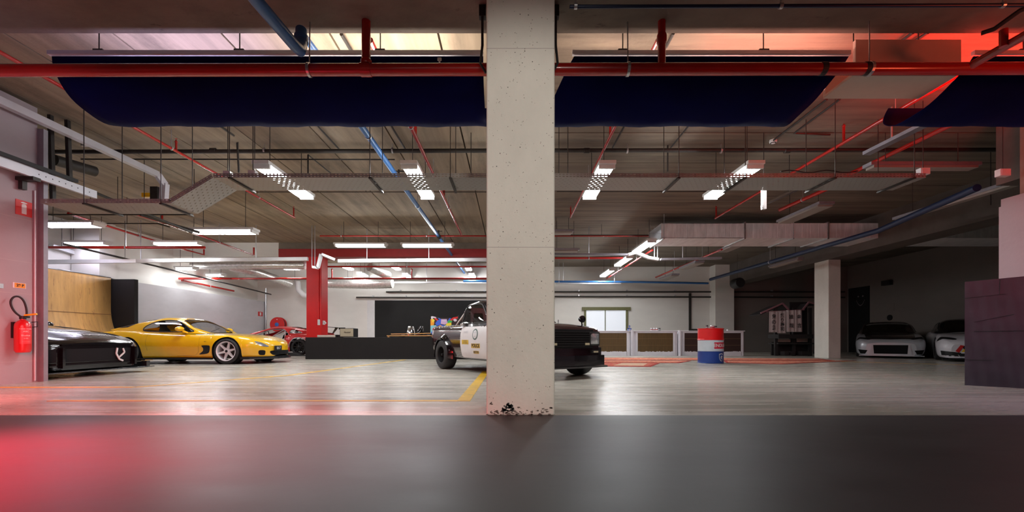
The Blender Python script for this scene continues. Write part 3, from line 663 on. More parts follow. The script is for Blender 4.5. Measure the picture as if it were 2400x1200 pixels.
# smoke detectors
for px, py, lab in ((734, 284, 'round white smoke detector left of the blue pipe'), (1630, 275, 'round white smoke detector right of the concrete pillar'), (2358, 297, 'smoke detector on the dark ceiling at the far right'), (1812, 332, 'small dark detector at the end of a conduit')):
    p = PZ(px, py, 3.97)
    o = MB().lathe([(.055, CEIL-.001), (.06, 3.975), (.055, 3.955), (.03, 3.945), (.03, 3.94), (.0, 3.94)], (p.x, p.y, 0), 'z', 24).build('smoke_detector', plate_white, origin=(p.x, p.y, CEIL), smooth=True); tag(o, lab, 'smoke detector')
    MB().lathe([(.045, 3.953), (.046, 3.948), (.034, 3.944)], (p.x, p.y, 0), 'z', 20).build('vent_ring', blackpl_m, o)
# loose hanging rods
for k, (px, y, zb_) in enumerate(((455, 8.5, 3.5), (1104, 7.0, 3.3), (1310, 6.8, 3.2), (1331, 6.6, 3.1), (1660, 13.5, 3.3), (2322, 7.6, 3.0))):
    x = (px-1196)*y/1000
    tag(MB().tube([(x, y, zb_), (x, y, CEIL)], .007, 6).build('threaded_rod', darksteel_m, origin=(x, y, zb_)), ('bare threaded rod above the tray bend', 'bare threaded rod left of the concrete pillar', 'bare threaded rod touching the right edge of the concrete pillar', 'bare threaded rod just right of the concrete pillar', 'bare threaded rod beside the duct', 'dark threaded rod on the unlit side')[k], 'rod')

# rectangular metal duct on the right
ductm = mat('duct_sheet', (.85, .85, .86), .35, metal=.1, noise=.25, nscale=(9, 2, 2))
y0, y1 = 11.6, 12.65; z0 = EYE+(794-558)/1000*y0; z1 = EYE+(794-523)/1000*y0
xa = (1550-1196)*y0/1000
dr = empty('air_duct', (xa, y0, z0), 'large rectangular ribbed metal air duct hanging over the counter', 'air duct')
segs = [xa, (1745-1196)*y0/1000, (1940-1196)*y0/1000, (2140-1196)*y0/1000, 15.6]
for i in range(4):
    a, b = segs[i]+(.02 if i else 0), segs[i+1]-.02
    mb = MB().box((a, y0, z0), (b, y1, z1))
    if i == 0: mb = MB().box((a, y0, z0), (b, y0+.01, z1)).box((a, y1-.01, z0), (b, y1, z1)).box((a, y0, z0), (b, y1, z0+.01)).box((a, y0, z1-.01), (b, y1, z1))
    n = 13 if i == 0 else 10
    for k in range(1, n):
        xx = a+(b-a)*k/n; mb.prism([(xx-.012, y0), (xx, y0-.005), (xx+.012, y0)], z0+.02, z1-.02, 'z')
    mb.build('duct_section', ductm, dr)
    if i: MB().box((segs[i]-.02, y0-.03, z0-.03), (segs[i]+.02, y1+.03, z1+.03)).build('flange', galv_m, dr)
MB().box((xa+.5, y0+.02, z0+.02), (xa+.52, y1-.02, z1-.02)).build('inner_baffle', blackpl_m, dr)
for x in (xa+.06, (1858-1196)*y0/1000, (2060-1196)*y0/1000):
    MB().bar((x, y0-.04, z0-.02), (x, y1+.04, z0-.02), .04, .03).tube([(x, y0-.04, z0), (x, y0-.04, CEIL)], .008, 6).tube([(x, y1+.04, z0), (x, y1+.04, CEIL)], .008, 6).build('hanger', galv_m, dr)
# foil ducts over the back wall
foil = mat('foil', (.75, .73, .70), .3, metal=.7, noise=.3, nscale=(14, 14, 14), bump=1.0, bscale=16)
def foild(pts, r, lab):
    P2 = []
    for a, b in zip(pts, pts[1:]):
        n = max(4, int((b-a).length/.07)); P2 += [a.lerp(b, k/n) for k in range(n)]
    P2.append(pts[-1]); o = MB().tube(P2, r, 16, radii=[r*(1+.06*(k % 2)) for k in range(len(P2))]).build('foil_duct', foil, origin=pts[0], smooth=True); m_ = pts[0].lerp(pts[1], .5); rod(o, m_.x, m_.y, m_.z+r); return tag(o, lab, 'duct')
foild([P(866, 626, 16.9), P(910, 646, 17.8)], .17, 'crumpled foil duct slanting above the white wall right of the red pillar')
foild([P(770, 664, 18.6), P(860, 666, 18.6), P(920, 664, 18.5)], .2, 'crumpled foil duct lying crosswise above the white wall')
foild([P(450, 622, 15.1), P(715, 622, 15.1)], .13, 'crumpled foil duct crossing above the white side wall left of the red pillar')
foild([P(540, 624, 16.8), P(600, 638, 17.6), P(680, 666, 19.0)], .17, 'foil duct slanting down towards the hose reel corner')
o = MB().tube([P(697, 660, 19.2), P(700, 680, 19.2), P(712, 692, 19.2), P(722, 694, 19.2)], .12, 14).build('vent_pipe', plate_white, origin=P(697, 660, 19.2), smooth=True); tag(o, 'white curved vent pipe beside the red pillar', 'pipe'); rod(o, P(697, 660, 19.2).x-.03, 19.03, 3.2)
# round fan housing on the dark side
p = P(1728, 664, 17.0)
o = MB().lathe([(.18, -.24), (.20, -.2), (.20, .2), (.18, .24), (.15, .24), (.15, -.2), (0, -.2)], p, 'y', 28).build('fan_housing', blackpl_m, origin=p, smooth=True); tag(o, 'round dark fan housing under the ceiling on the unlit side', 'fan')
rod(o, p.x, p.y, p.z+.2)
# counterweight tube, sliding door rails on the left
o = MB().tube([(-7.0, 6.4, 3.42), (-6.95, 7.15, 3.42)], .001, 8)
o = MB().tube([P(128, 375, 6.75), P(222, 402, 7.3)], .085, 18).build('counterweight', darksteel_m, origin=P(128, 375, 6.75), smooth=True); tag(o, 'fat dark grey counterweight cylinder beyond the fire door jamb', 'counterweight')
rod(o, P(160, 384, 6.95).x, 6.95, 3.7)
rl = MB().bar((-6.70, 2.6, 3.74), (-6.70, 8.1, 3.74), .09, .1).build('fire_door_rail', galv2_m, origin=(-6.7, 5, 3.74)); tag(rl, 'long grey upper sliding door rail along the left wall', 'rail')
MB().bar((-6.70, 8.1, 3.74), (-6.64, 8.2, 3.58), .1, .1).bar((-6.64, 8.2, 3.6), (-6.66, 8.2, 3.3), .11, .1, up=(0, 1, 0)).build('bent_end', galv2_m, rl)
MB().box((-6.86, 8.12, 3.28), (-6.72, 8.22, 3.52)).build('stop_plate', darksteel_m, rl)
MB().box((-7.02, 8.12, 3.32), (-6.86, 8.2, 3.40)).build('buffer', yel_m, rl)
for y in (3.5, 5, 6.8): MB().box((-6.85, y, 3.7), (-6.7, y+.05, 3.78)).build('clamp', galv_m, rl)
r2 = MB().bar((-6.66, 5.0, 2.93), (-6.66, 6.85, 2.93), .05, .12).build('fire_door_rail', galv2_m, origin=(-6.66, 6, 2.93)); tag(r2, 'short pale lower rail with a row of small holes on the left wall', 'rail')
MB().bar((-6.6, 3.6, 3.02), (-6.6, 6.5, 3.02), .04, .05).build('cable_bundle', blackrub_m, r2)
for k in range(9): MB().box((-6.636, 6.0+k*.09, 2.925), (-6.6335, 6.012+k*.09, 2.94)).build('hole', blackpl_m, r2)
MB().box((-6.85, 5.9, 2.82), (-6.6, 6.0, 2.87)).box((-6.83, 5.92, 2.7), (-6.77, 5.98, 2.82)).build('bracket', darksteel_m, r2)
o = MB().tube([(-6.83, 6.13, 2.75), (-6.83, 6.13, .02)], .012, 8).build('conduit', galv2_m, origin=(-6.83, 6.13, .02)); tag(o, 'slim pale conduit running down beside the fire door jamb', 'conduit')
for k, (px, y) in enumerate(((118, 6.45), (158, 6.6))):
    a = P(px, 330, y); a.z = CEIL-.002
    tag(MB().bar(a, P(px+6, 440 if k else 470, y), .05, .05).build('steel_strut', darksteel_m, origin=a), ('dark upright steel strut right behind the fire door jamb', 'dark upright steel strut crossing the counterweight')[k], 'strut')
# cables next to the main pillar head
for k, (sx, lab) in enumerate(((-1, 'black cable hanging beside the head of the concrete pillar on its left'), (1, 'black cable hanging beside the head of the concrete pillar on its right'))):
    x = .08+sx*.335; o = MB().tube([(x, 3.9, 3.62), (x, 3.9, 3.3), (x+sx*.02, 3.92, 3.15), (x-sx*.03, 3.95, 3.08)], .012, 8).build('cable', blackrub_m, origin=(x, 3.9, 3.6), smooth=True); tag(o, lab, 'cable')
    MB().box((x-.03, 3.88, 3.56), (x+.03, 3.94, 3.66)).build('plug', blackpl_m, o)
# black cable bundle top right
o = MB().tube([P(2480, -10, 3.62), P(2390, 25, 3.72), P(2330, 68, 3.85), P(2300, 78, 3.9)], .02, 8).build('cable', blackrub_m, origin=P(2390, 25, 3.5), smooth=True); tag(o, 'thick black cable slanting across the red lit beam', 'cable')
# ---------------------------------------------------------------- left wall things
wx = -6.85
sg = mat('sign_red', (.55, .012, .012), .4)
o = MB().box((wx, 5.905, 2.35), (wx+.008, 6.105, 2.56)).build('fire_sign', sg, origin=(wx, 6.0, 2.35)); tag(o, 'red square extinguisher sign high on the left block wall', 'sign')
ic = MB().prism([(5.973, 2.375), (6.033, 2.375), (6.033, 2.50), (6.018, 2.515), (5.988, 2.515), (5.973, 2.50)], wx+.008, wx+.011, 'x')
ic.prism([(5.968, 2.52), (6.038, 2.522), (6.043, 2.532), (6.013, 2.538), (5.988, 2.542), (5.963, 2.53)], wx+.008, wx+.011, 'x').build('pictogram', plate_white, o)
o = MB().box((wx, 5.87, 1.325), (wx+.006, 6.03, 1.40)).build('number_plate', plate_white, origin=(wx, 5.95, 1.3)); tag(o, 'small orange plate reading 29 P on the left block wall', 'sign')
MB().box((wx+.006, 5.89, 1.33), (wx+.009, 6.02, 1.395)).build('orange_face', mat('orange_plate', (.72, .30, .02), .5), o)
xf(text_mb('29 P', .05, .001, bold=.0015), lambda v: (wx+.0105+v.z, 5.955+v.x, 1.362+v.y)).build('lettering', blackrub_m, o)
o = MB().box((wx, 5.70, 1.30), (wx+.02, 5.75, 1.36)).build('wall_socket', galv_m, origin=(wx, 5.72, 1.3)); tag(o, 'small grey box at the edge of the left wall below the orange plate', 'box')
# extinguisher
ey, ez = 5.90, .43; ex = wx+.11; R_ = .085
e = empty('fire_extinguisher', (ex, ey, ez), 'red fire extinguisher hanging on the left block wall', 'fire extinguisher')
MB().lathe([(0, ez), (R_*.8, ez), (R_*.97, ez+.025), (R_, ez+.05), (R_, ez+.36), (R_*.93, ez+.40), (R_*.6, ez+.435), (.03, ez+.45), (.028, ez+.48), (0, ez+.48)], (ex, ey, 0), 'z', 36).build('cylinder', mat('extinguisher_red', (.52, .008, .012), .3, coat=.5), e, smooth=True)
MB().tube([(ex, ey, ez+.46), (ex, ey, ez+.50)], .035, 14).box((ex-.02, ey-.03, ez+.48), (ex+.02, ey+.07, ez+.505)).build('valve_head', blackpl_m, e)
MB().bar((ex+.02, ey-.0, ez+.515), (ex+.14, ey+.05, ez+.535), .03, .022).build('lever', mat('yellow_plastic', (.75, .5, .02), .4), e, bevel=.004)
hp = [(ex, ey-.02, ez+.49), (ex-.02, ey-.09, ez+.56), (ex-.03, ey-.13, ez+.68), (ex-.02, ey-.10, ez+.76), (ex, ey-.05, ez+.775), (ex+.02, ey-.005, ez+.72), (ex+.03, ey+.02, ez+.6), (ex+.03, ey+.02, ez+.5)]
MB().tube(chaikin(hp), .012, 12).build('hose', blackrub_m, e, smooth=True)
MB().tube([(ex+.05, ey+.06, ez+.42), (ex+.09, ey+.10, ez+.43), (ex+.09, ey+.10, ez+.36), (ex+.05, ey+.06, ez+.35)], .006, 8).build('wire_loop', blackrub_m, e)
MB().box((wx, ey-.05, ez+.2), (ex-R_*.9, ey+.05, ez+.42)).build('bracket', blackpl_m, e)
def cyl_wrap(cx, cy, r, a0, zc): return lambda v: (cx+(r+v.z)*math.cos(a0+v.x/r), cy+(r+v.z)*math.sin(a0+v.x/r), zc+v.y)
a0 = math.atan2(-ey, -ex)+.35
lb = []
for i in range(9):
    lb.append([Vector(cyl_wrap(ex, ey, R_+.0012, a0, 0)(Vector(((i/8-.5)*.12, z, 0)))) for z in (ez+.12, ez+.34)])
MB().grid(lb).build('label_panel', mat('label_red', (.60, .04, .05), .4), e)
for txt, s, dz in (('POEDER  POUDRE', .016, .325), ('ABC', .03, .29), ('Bluskot', .030, .235), ('6 KG', .02, .195), ('__________', .016, .16)):
    xf(text_mb(txt, s, .0005), cyl_wrap(ex, ey, R_+.002, a0, ez+dz)).build('lettering', plate_white, e)

# plywood quarter ramp and the black wall end beyond it
rx = -11.72; prof = []
for i in range(25):
    t = i/24; z = 2.40*(1-t)
    off = 0 if z > 1.5 else 1.25*(1-math.sqrt(max(0, 1-((1.5-z)/1.5)**2)))
    prof.append((rx+off, z))
ra, rb = 10.2, 12.5
rt = empty('skate_ramp', (rx, (ra+rb)/2, 0), 'tall curved plywood ramp standing behind the black racing car', 'ramp')
MB().grid([[Vector((x, ra, z)), Vector((x, rb, z))] for x, z in prof]).build('riding_surface', wood_m, rt, smooth=True, solid=.02)
for y in (ra, rb-.03):
    MB().prism([(x, z) for x, z in prof]+[(rx-.5, 0), (rx-.5, 2.40)], y, y+.03, 'y').build('side_frame', blackpl_m, rt)
MB().tube([(rx+.01, ra, 2.41), (rx+.01, rb, 2.41)], .02, 10).build('coping', galv_m, rt)
for z in (1.32,):
    xx = [p for p in prof if abs(p[1]-z) < .06][0][0]
    MB().box((xx, ra, z), (xx+.03, rb, z+.014)).build('joint_strip', mat('ply_joint', (.25, .12, .05), .6), rt)
bw = MB().box((rx-.4, 12.53, 0), (-11.04, 12.66, 2.37)).build('black_partition', black_m, origin=(-11.4, 12.6, 0)); tag(bw, 'black painted panel wall at the far end of the plywood ramp', 'partition')

# small sign and hose reel by the corner
o = MB().box((XL, 19.45, 1.66), (XL+.01, 19.80, 1.86)).build('fire_sign', sg, origin=(XL, 19.6, 1.7)); tag(o, 'small red hose sign on the white side wall beside the corner', 'sign')
for v in (0,): MB().box((XL+.01, 19.57, 1.69), (XL+.014, 19.68, 1.83)).build('pictogram', plate_white, o)
hr = empty('hose_reel', (-10.75, 19.75, 1.28), 'big red fire hose reel on the back wall with a blue hub', 'hose reel')
MB().lathe([(.0, -.12), (.33, -.12), (.34, -.1), (.34, -.085), (.2, -.08), (.2, .08), (.34, .085), (.34, .1), (.33, .12), (0, .12)], (-10.75, 19.78, 1.28), 'y', 40).build('drum', sg, hr, smooth=True)
MB().lathe([(.09, -.13), (.09, -.15), (.0, -.16)], (-10.75, 19.78, 1.28), 'y', 24).build('hub', mat('blue_hub', (.03, .12, .4), .4), hr)
MB().lathe([(.2, -.07), (.3, -.065), (.3, .065), (.2, .07)], (-10.75, 19.78, 1.28), 'y', 32).build('hose', blackrub_m, hr)
MB().box((-10.8, 19.9, 1.2), (-10.7, 20, 1.36)).build('bracket', darksteel_m, hr)
MB().box((-10.765, 19.65, 1.49), (-10.735, 19.66, 1.53)).build('white_tab', plate_white, hr)

# things on the red pillar
o = MB().box((-6.76, 14.96, 1.10), (-6.68, 15.0, 1.30)).build('switch_box', plate_white, origin=(-6.72, 14.98, 1.1), bevel=.005); tag(o, 'white switch box on the front face of the red pillar', 'switch')
o = MB().box((-6.64, 15.1, 1.12), (-6.59, 15.2, 1.26)).tube([(-6.6, 15.15, 1.2), (-6.53, 15.1, 1.18)], .03, 10).build('power_socket', plate_white, origin=(-6.6, 15.1, 1.2)); tag(o, 'white industrial socket on the right side of the red pillar', 'socket')
for x in (-6.73, -6.665):
    tag(MB().tube([(x, 14.98, 1.3), (x, 14.98, 3.45)], .018, 8).build('conduit', redpaint_m, origin=(x, 14.98, 1.3)), 'red painted conduit on the red pillar, the one %s' % ('above the switch box' if x < -6.7 else 'at the pillar corner'), 'conduit', 'red conduits on the red pillar')

# black stage
sb = MB().box((-6.2, 12.9, 0), (-.3, 13.72, .665)).box((-5.5, 13.72, 0), (-.3, 17, .665))
sb = sb.build('stage', black_m, origin=(-3.3, 13, 0), bevel=.01); tag(sb, 'long low black stage block in front of the red pillar', 'stage')
e = empty('guitar_amplifier', (-5.05, 13.35, .665), 'small guitar amplifier with beige front on the black stage', 'amplifier')
MB().box((-5.27, 13.18, .67), (-4.83, 13.55, .945)).build('cabinet', blackpl_m, e, bevel=.012)
MB().box((-5.25, 13.165, .69), (-4.85, 13.18, .93)).build('grille_cloth', mat('beige_grille', (.36, .32, .22), .8, noise=.2, nscale=(120, 120, 120)), e)
xf(text_mb('Marshall', .06, .002), lambda v: (-5.03+v.x+v.y*.2, 13.16-v.z, .82+v.y)).build('lettering', blackpl_m, e)
o = MB().box((-5.93, 13.1, .665), (-5.38, 13.5, .735)).build('flat_case', mat('beige_case', (.48, .43, .36), .5), origin=(-5.6, 13.3, .665), bevel=.01); tag(o, 'flat beige case lying on the stage beside the amplifier', 'case')
MB().box((-5.42, 13.12, .665), (-5.36, 13.48, .745)).build('dark_edge', blackpl_m, o)
o = MB().box((-5.36+.02, 13.2, .665), (-5.285, 13.5, .72)).build('black_box', blackpl_m, origin=(-5.3, 13.3, .665)); tag(o, 'low black box squeezed between flat case and amplifier', 'box')
o = MB().box((-3.77, 13.02, .700), (-2.3, 13.16, .725)).box((-3.75, 13.04, .665), (-3.70, 13.14, .70)).box((-2.4, 13.04, .665), (-2.35, 13.14, .70)).build('wooden_board', wood_m, origin=(-3, 13.1, .7)); tag(o, 'thin pale wooden board lying on the stage edge', 'board')
# go-kart style frame with a seat
e = empty('racing_seat', (-2.95, 13.45, .665), 'shiny black and silver bucket seat on a low frame on the stage', 'seat')
MB().box((-3.45, 13.25, .70), (-2.55, 13.29, .735)).box((-3.45, 13.62, .70), (-2.55, 13.66, .735)).tube([(-3.4, 13.2, .715), (-3.4, 13.7, .715)], .045, 14).tube([(-2.6, 13.2, .715), (-2.6, 13.7, .715)], .045, 14).build('frame', blackpl_m, e, smooth=True)
rows = []
for i in range(11):
    t = i/10; rows.append([Vector((-3.12+.05*math.sin(a)*1.0+.10*math.cos(a)*(1-.45*t*t), 13.42+.16*math.sin(a)*(1-.5*t*t), .74+.27*t)) for a in [math.pi*2*k/16 for k in range(17)]])
MB().grid(rows).build('silver_shell', chrome_m, e, smooth=True)
rows = []
for i in range(11):
    t = i/10; rows.append([Vector((-2.86+.07*t+.11*math.cos(a)*(1-.5*t*t), 13.42+.17*math.sin(a)*(1-.5*t*t), .735+.28*t)) for a in [math.pi*2*k/16 for k in range(17)]])
MB().grid(rows).build('seat_shell', blk_m, e, smooth=True)
MB().tube([(-3.7, 13.23, .765), (-2.95, 13.2, .775), (-2.45, 13.23, .79)], .012, 8).build('rod', wood_m, e)

# colourful printed panel: plain abstract pattern
pc = {'a': (.75, .32, .02), 'b': (.02, .12, .62), 'c': (.6, .6, .68), 'd': (.02, .40, .10), 'e': (.6, .02, .02), 'f': (.2, .55, .62), 'g': (.75, .62, .05), 'h': (.55, .40, .62), 'k': (.012, .012, .012)}
pm = {k: mat('print_'+k, v, .4) for k, v in pc.items()}
p0 = P(1008, 784, 12.75); Yp = 12.75; s = Yp/1000
e = empty('printed_panel', (P(1042, 790, Yp).x, Yp+.2, .665), 'colourful abstract printed panel with peaked corners standing on the stage behind the truck bed', 'panel')
def pp(pts): return [(P(a, b, Yp+.25).x, P(a, b, Yp+.25).z) for a, b in pts]
yy = Yp+.25
MB().prism(pp([(1009, 783), (1012, 740), (1022, 742), (1030, 745), (1061, 745), (1070, 742), (1074, 739), (1073, 783)]), yy, yy+.05).build('board', pm['k'], e)
def blob(m, pts, lift): MB().prism(pp(pts), yy-.001*lift, yy-.0004).build('printed_area', pm[m], e)
blob('c', [(1010, 742), (1013, 741), (1021, 743), (1023, 746), (1016, 745), (1011, 750)], 2)
blob('e', [(1020, 745), (1026, 749), (1029, 753), (1026, 753), (1018, 747)], 3)
blob('e', [(1054, 750), (1062, 744), (1073, 742), (1073, 746), (1064, 748), (1057, 753)], 3)
blob('b', [(1028, 745), (1034, 748), (1038, 753), (1034, 752), (1027, 747)], 4)
blob('b', [(1049, 752), (1054, 745), (1057, 746), (1051, 754)], 4)
blob('a', [(1009, 748), (1016, 750), (1018, 756), (1016, 765), (1009, 767)], 3)
blob('g', [(1011, 747), (1017, 748), (1019, 752), (1014, 756)], 4)
blob('b', [(1020, 758), (1025, 751), (1032, 749), (1035, 755), (1031, 762), (1024, 764)], 5)
blob('h', [(1034, 748), (1047, 748), (1049, 757), (1043, 761), (1033, 759)], 6)
blob('c', [(1036, 751), (1046, 751), (1045, 753), (1037, 753)], 8)
blob('d', [(1048, 755), (1053, 750), (1060, 752), (1058, 757), (1049, 758)], 5)
blob('g', [(1046, 758), (1058, 756), (1058, 762), (1050, 766), (1045, 763)], 6)
blob('c', [(1062, 750), (1065, 747), (1070, 748), (1071, 752), (1066, 754)], 5)
blob('f', [(1009, 763), (1022, 762), (1024, 768), (1018, 775), (1013, 780), (1009, 781)], 4)
blob('a', [(1022, 768), (1032, 762), (1036, 764), (1030, 769), (1020, 773), (1016, 776)], 7)
blob('b', [(1030, 760), (1041, 762), (1041, 768), (1033, 769)], 6)
blob('f', [(1042, 762), (1073, 762), (1073, 766), (1042, 768)], 3)
blob('h', [(1043, 764), (1050, 763), (1050, 767), (1044, 767)], 7)
blob('b', [(1010, 778), (1018, 775), (1020, 780), (1012, 783)], 6)
blob('e', [(1014, 770), (1020, 767), (1019, 772), (1014, 775)], 8)

# bar counters
brown = mat('brown_corrugated', (.11, .062, .018), .7, noise=.35, nscale=(30, 2, 2))
darkbrown = mat('dark_maroon_board', (.035, .012, .008), .7, noise=.2)
cw = mat('white_counter_paint', (.66, .64, .68), .6, noise=.12, nscale=(3, 3, 3))
def counter(xa, xb, m, lab, holes):
    y0, y1, h = 15.5, 16.05, .915
    e = empty('bar_counter', ((xa+xb)/2, y0, 0), lab, 'counter', 'white bar counters')
    MB().box((xa, y0+.04, 0), (xb, y1, h-.03)).build('body', cw, e)
    MB().box((xa-.02, y0-.02, h-.03), (xb+.02, y1+.02, h)).build('worktop', cw, e, bevel=.005)
    rnd = random.Random(int(xa*10))
    for a, b in holes:
        mb = MB().box((a, y0+.02, .14), (b, y0+.04, h-.075))
        n = int((b-a)/.05)
        if m is brown:
            for k in range(n): mb.box((a+.05*k, y0+.012, .14), (a+.05*k+.025, y0+.02, h-.075))
        mb.build('inset_panel', m, e)
        for z in (.38, .62): MB().box((a, y0+.006, z), (b, y0+.012, z+.008)).build('seam', mat('seam_brown', (.2, .13, .06), .7), e)
        pts = [(a-.04, 0), (b+.04, 0), (b+.04, h-.03), (a-.04, h-.03)]
        fr = MB().box((a-.25, y0, 0), (a+.02, y0+.04, h-.03)) if False else MB()
        fr.box((a-.06, y0, .0), (a+.01, y0+.04, h-.03)).box((b-.01, y0, 0), (b+.06, y0+.04, h-.03)).box((a, y0, h-.085), (b, y0+.04, h-.03))
        n = 40; low = [(a+(b-a)*k/n, .15+rnd.uniform(-.008, .02)) for k in range(n+1)]
        fr.prism([(a, 0)]+[(b, 0)]+low[::-1], y0, y0+.04)
        fr.build('frame', cw, e)
    return e
counter(1.85, 4.36, brown, 'white bar counter with a brown panel behind the nose of the police truck', [(2.0, 2.95), (3.1, 4.24)])
counter(4.48, 6.08, brown, 'white bar counter with a brown panel right under the four small cans', [(4.62, 5.93)])
counter(6.20, 8.5, darkbrown, 'white bar counter with dark panels behind the oil drum', [(6.32, 7.3), (7.42, 8.40)])
for xa in (4.37, 6.09):
    o = MB().box((xa+.0, 15.44, 0), (xa+.09, 15.49, .93)).box((xa+.03, 15.4, 0), (xa+.07, 15.44, .93)).build('counter_post', cw, origin=(xa, 15.45, 0)); tag(o, 'white upright post in front of the joint %s' % ('between the two brown counters' if xa < 5 else 'left of the dark panelled counter'), 'post')
canm = [mat('can_white', (.62, .62, .64), .3, metal=.3), mat('can_red', (.5, .02, .02), .3, metal=.3), mat('can_blue', (.03, .06, .3), .3, metal=.3), mat('can_dark', (.05, .05, .05), .3, metal=.3)]
def can(x, y, z, m, h, r, lab, grp=None, cat='can', name='drink_can'):
    o = MB().lathe([(0, 0), (r*.85, 0), (r, .01), (r, h-.012), (r*.82, h), (0, h-.002)], (x, y, z), 'z', 18).build(name, m, origin=(x, y, z), smooth=True)
    MB().lathe([(r*1.01, h*.3), (r*1.01, h*.55)], (x, y, z), 'z', 18).build('label_band', canm[1 if m is canm[0] else 0], o)
    return tag(o, lab, cat, grp)
for k in range(4):
    can(5.20+.095*k, 15.7, .915, canm[0] if k != 3 else canm[3], .10, .04, ('small can on the middle counter, first of the row of four', 'small can on the middle counter, second of the row of four', 'small can on the middle counter, third of the row of four', 'dark can closing the row of four on the middle counter')[k], 'row of four cans on the counter')
can(4.34, 15.7, .915, canm[2], .09, .035, 'blue can at the foot of the small stack on the counter, the left one', 'stack of three blue cans')
can(4.43, 15.7, .915, canm[2], .09, .035, 'blue can at the foot of the small stack on the counter, the right one', 'stack of three blue cans')
can(4.385, 15.7, 1.005, canm[2], .10, .033, 'can balanced on top of the small stack on the counter', 'stack of three blue cans')
can(8.0, 15.7, .915, plate_white, .05, .04, 'tiny white cup at the right end of the counters', cat='cup', name='cup')

# oil drum
dx, dy = 5.14, 10.95
e = empty('oil_drum', (dx, dy, 0), 'red, white and blue oil drum standing at the edge of the rugs', 'oil drum')
dr_r = mat('drum_red', (.75, .006, .008), .35, coat=.3); dr_w = mat('drum_white', (.55, .62, .66), .4, noise=.1); dr_b = mat('drum_blue', (.012, .05, .26), .4, noise=.12)
R_ = .305
MB().lathe([(R_-.004, .585), (R_+.008, .59), (R_+.008, .605), (R_, .615), (R_, .86), (R_+.01, .868), (R_+.01, .885), (R_-.01, .885), (R_-.012, .87), (0, .87)], (dx, dy, 0), 'z', 64).build('red_band', dr_r, e, smooth=True)
MB().lathe([(R_, .305), (R_, .585)], (dx, dy, 0), 'z', 64).build('white_band', dr_w, e, smooth=True)
MB().lathe([(0, 0), (R_, 0), (R_+.008, .01), (R_, .02), (R_, .285), (R_+.009, .29), (R_+.009, .302), (R_-.002, .305)], (dx, dy, 0), 'z', 64).build('blue_band', dr_b, e, smooth=True)
a0 = math.atan2(-dy, -dx)+.99
rows = [[Vector(cyl_wrap(dx, dy, R_+.002, a0, 0)(Vector(((i/14-.5)*.44, z, 0)))) for z in (.37, .53)] for i in range(15)]
lg = MB().grid(rows).build('red_label', mat('label_crimson', (.62, .02, .05), .4), e)
xf(text_mb('ENDURO', .115, .001, bold=.002), cyl_wrap(dx, dy, R_+.004, a0, .45)).build('lettering', plate_white, e)
def shield(sc_, zc, m, name, lift, aa):
    pts = [(-.07, .09), (-.035, .095), (0, .11), (.035, .095), (.07, .09), (.068, 0), (.045, -.06), (0, -.1), (-.045, -.06), (-.068, 0)]
    f = cyl_wrap(dx, dy, R_+lift, aa, zc); n = len(pts); mb = MB()
    mb.add([f(Vector((0, 0, 0)))]+[f(Vector((x*sc_, y*sc_, 0))) for x, y in pts], [(0, i+1, (i+1) % n+1) for i in range(n)]); mb.build(name, m, e)
ab = a0-.10
shield(1, .15, plate_white, 'shield_badge', .006, ab); shield(.82, .15, dr_b, 'shield_field', .011, ab); 
f = cyl_wrap(dx, dy, R_+.015, ab, .15)
hp = [(-.035, -.01), (-.02, .04), (.005, .05), (.035, .025), (.03, .01), (.01, .012), (.02, -.03), (.0, -.045), (-.02, -.02)]
MB().add([f(Vector((0, .005, 0)))]+[f(Vector((x, y, 0))) for x, y in hp], [(0, i+1, (i+1) % 9+1) for i in range(9)]).build('shield_emblem', plate_white, e)
can(dx-.10, dy-.02, .871, canm[3], .10, .03, 'small dark bottle on top of the oil drum', cat='bottle', name='bottle')
can(dx+.02, dy-.05, .871, canm[0], .09, .055, 'white pot in the middle of the oil drum top', cat='pot', name='pot')
can(dx+.12, dy-.02, .871, canm[3], .08, .03, 'dark can near the right rim of the oil drum', cat='can')

# rugs
def rugmat(name, c1, c2, sc_):
    m = mat(name, c1, .95, noise=.3, nscale=(5, 5, 1)); add_blotch(m, (sc_, sc_*1.3, 1), .50, .56, c2, 3); add_blotch(m, (sc_*2.1, sc_*.9, 1), .56, .60, (.30, .03, .02), 3); return m
rm1 = rugmat('rug_salmon', (.62, .16, .09), (.70, .33, .20), 7); rm2 = rugmat('rug_red', (.55, .06, .035), (.62, .25, .15), 9); brd = mat('rug_border', (.36, .02, .014), .95, noise=.2)
pale = mat('rug_pale_end', (.68, .45, .30), .95, noise=.2, nscale=(12, 12, 1))
def rug(pts, lab, m, z, extra=None):
    c = sum((Vector((p[0], p[1], 0)) for p in pts), Vector())/len(pts)
    o = empty('rug', (c.x, c.y, 0), lab, 'rug', 'overlapping red rugs')
    MB().prism(pts, z, z+.008, 'z').build('border', brd, o)
    inn = [(c.x+(p[0]-c.x)*.95, c.y+(p[1]-c.y)*.87) for p in pts]
    MB().prism(inn, z+.008, z+.011, 'z').build('field', m, o)
    if extra: MB().prism(extra, z+.011, z+.013, 'z').build('end_panel', pale, o)
rug([(.6, 9.75), (3.12, 9.45), (3.76, 10.75), (1.2, 11.1)], 'red patterned rug nearest the viewer beside the truck bumper', rm2, .0, [(2.35, 9.72), (3.0, 9.63), (3.42, 10.62), (2.8, 10.7)])
rug([(1.0, 11.15), (4.3, 10.85), (5.05, 11.9), (1.8, 12.25)], 'salmon rug lying between the nearest rug and the counters', rm1, .0)
rug([(2.3, 12.4), (9.2, 12.1), (9.6, 13.3), (3.0, 13.9)], 'large salmon rug furthest back in front of the counters', rm1, .0)
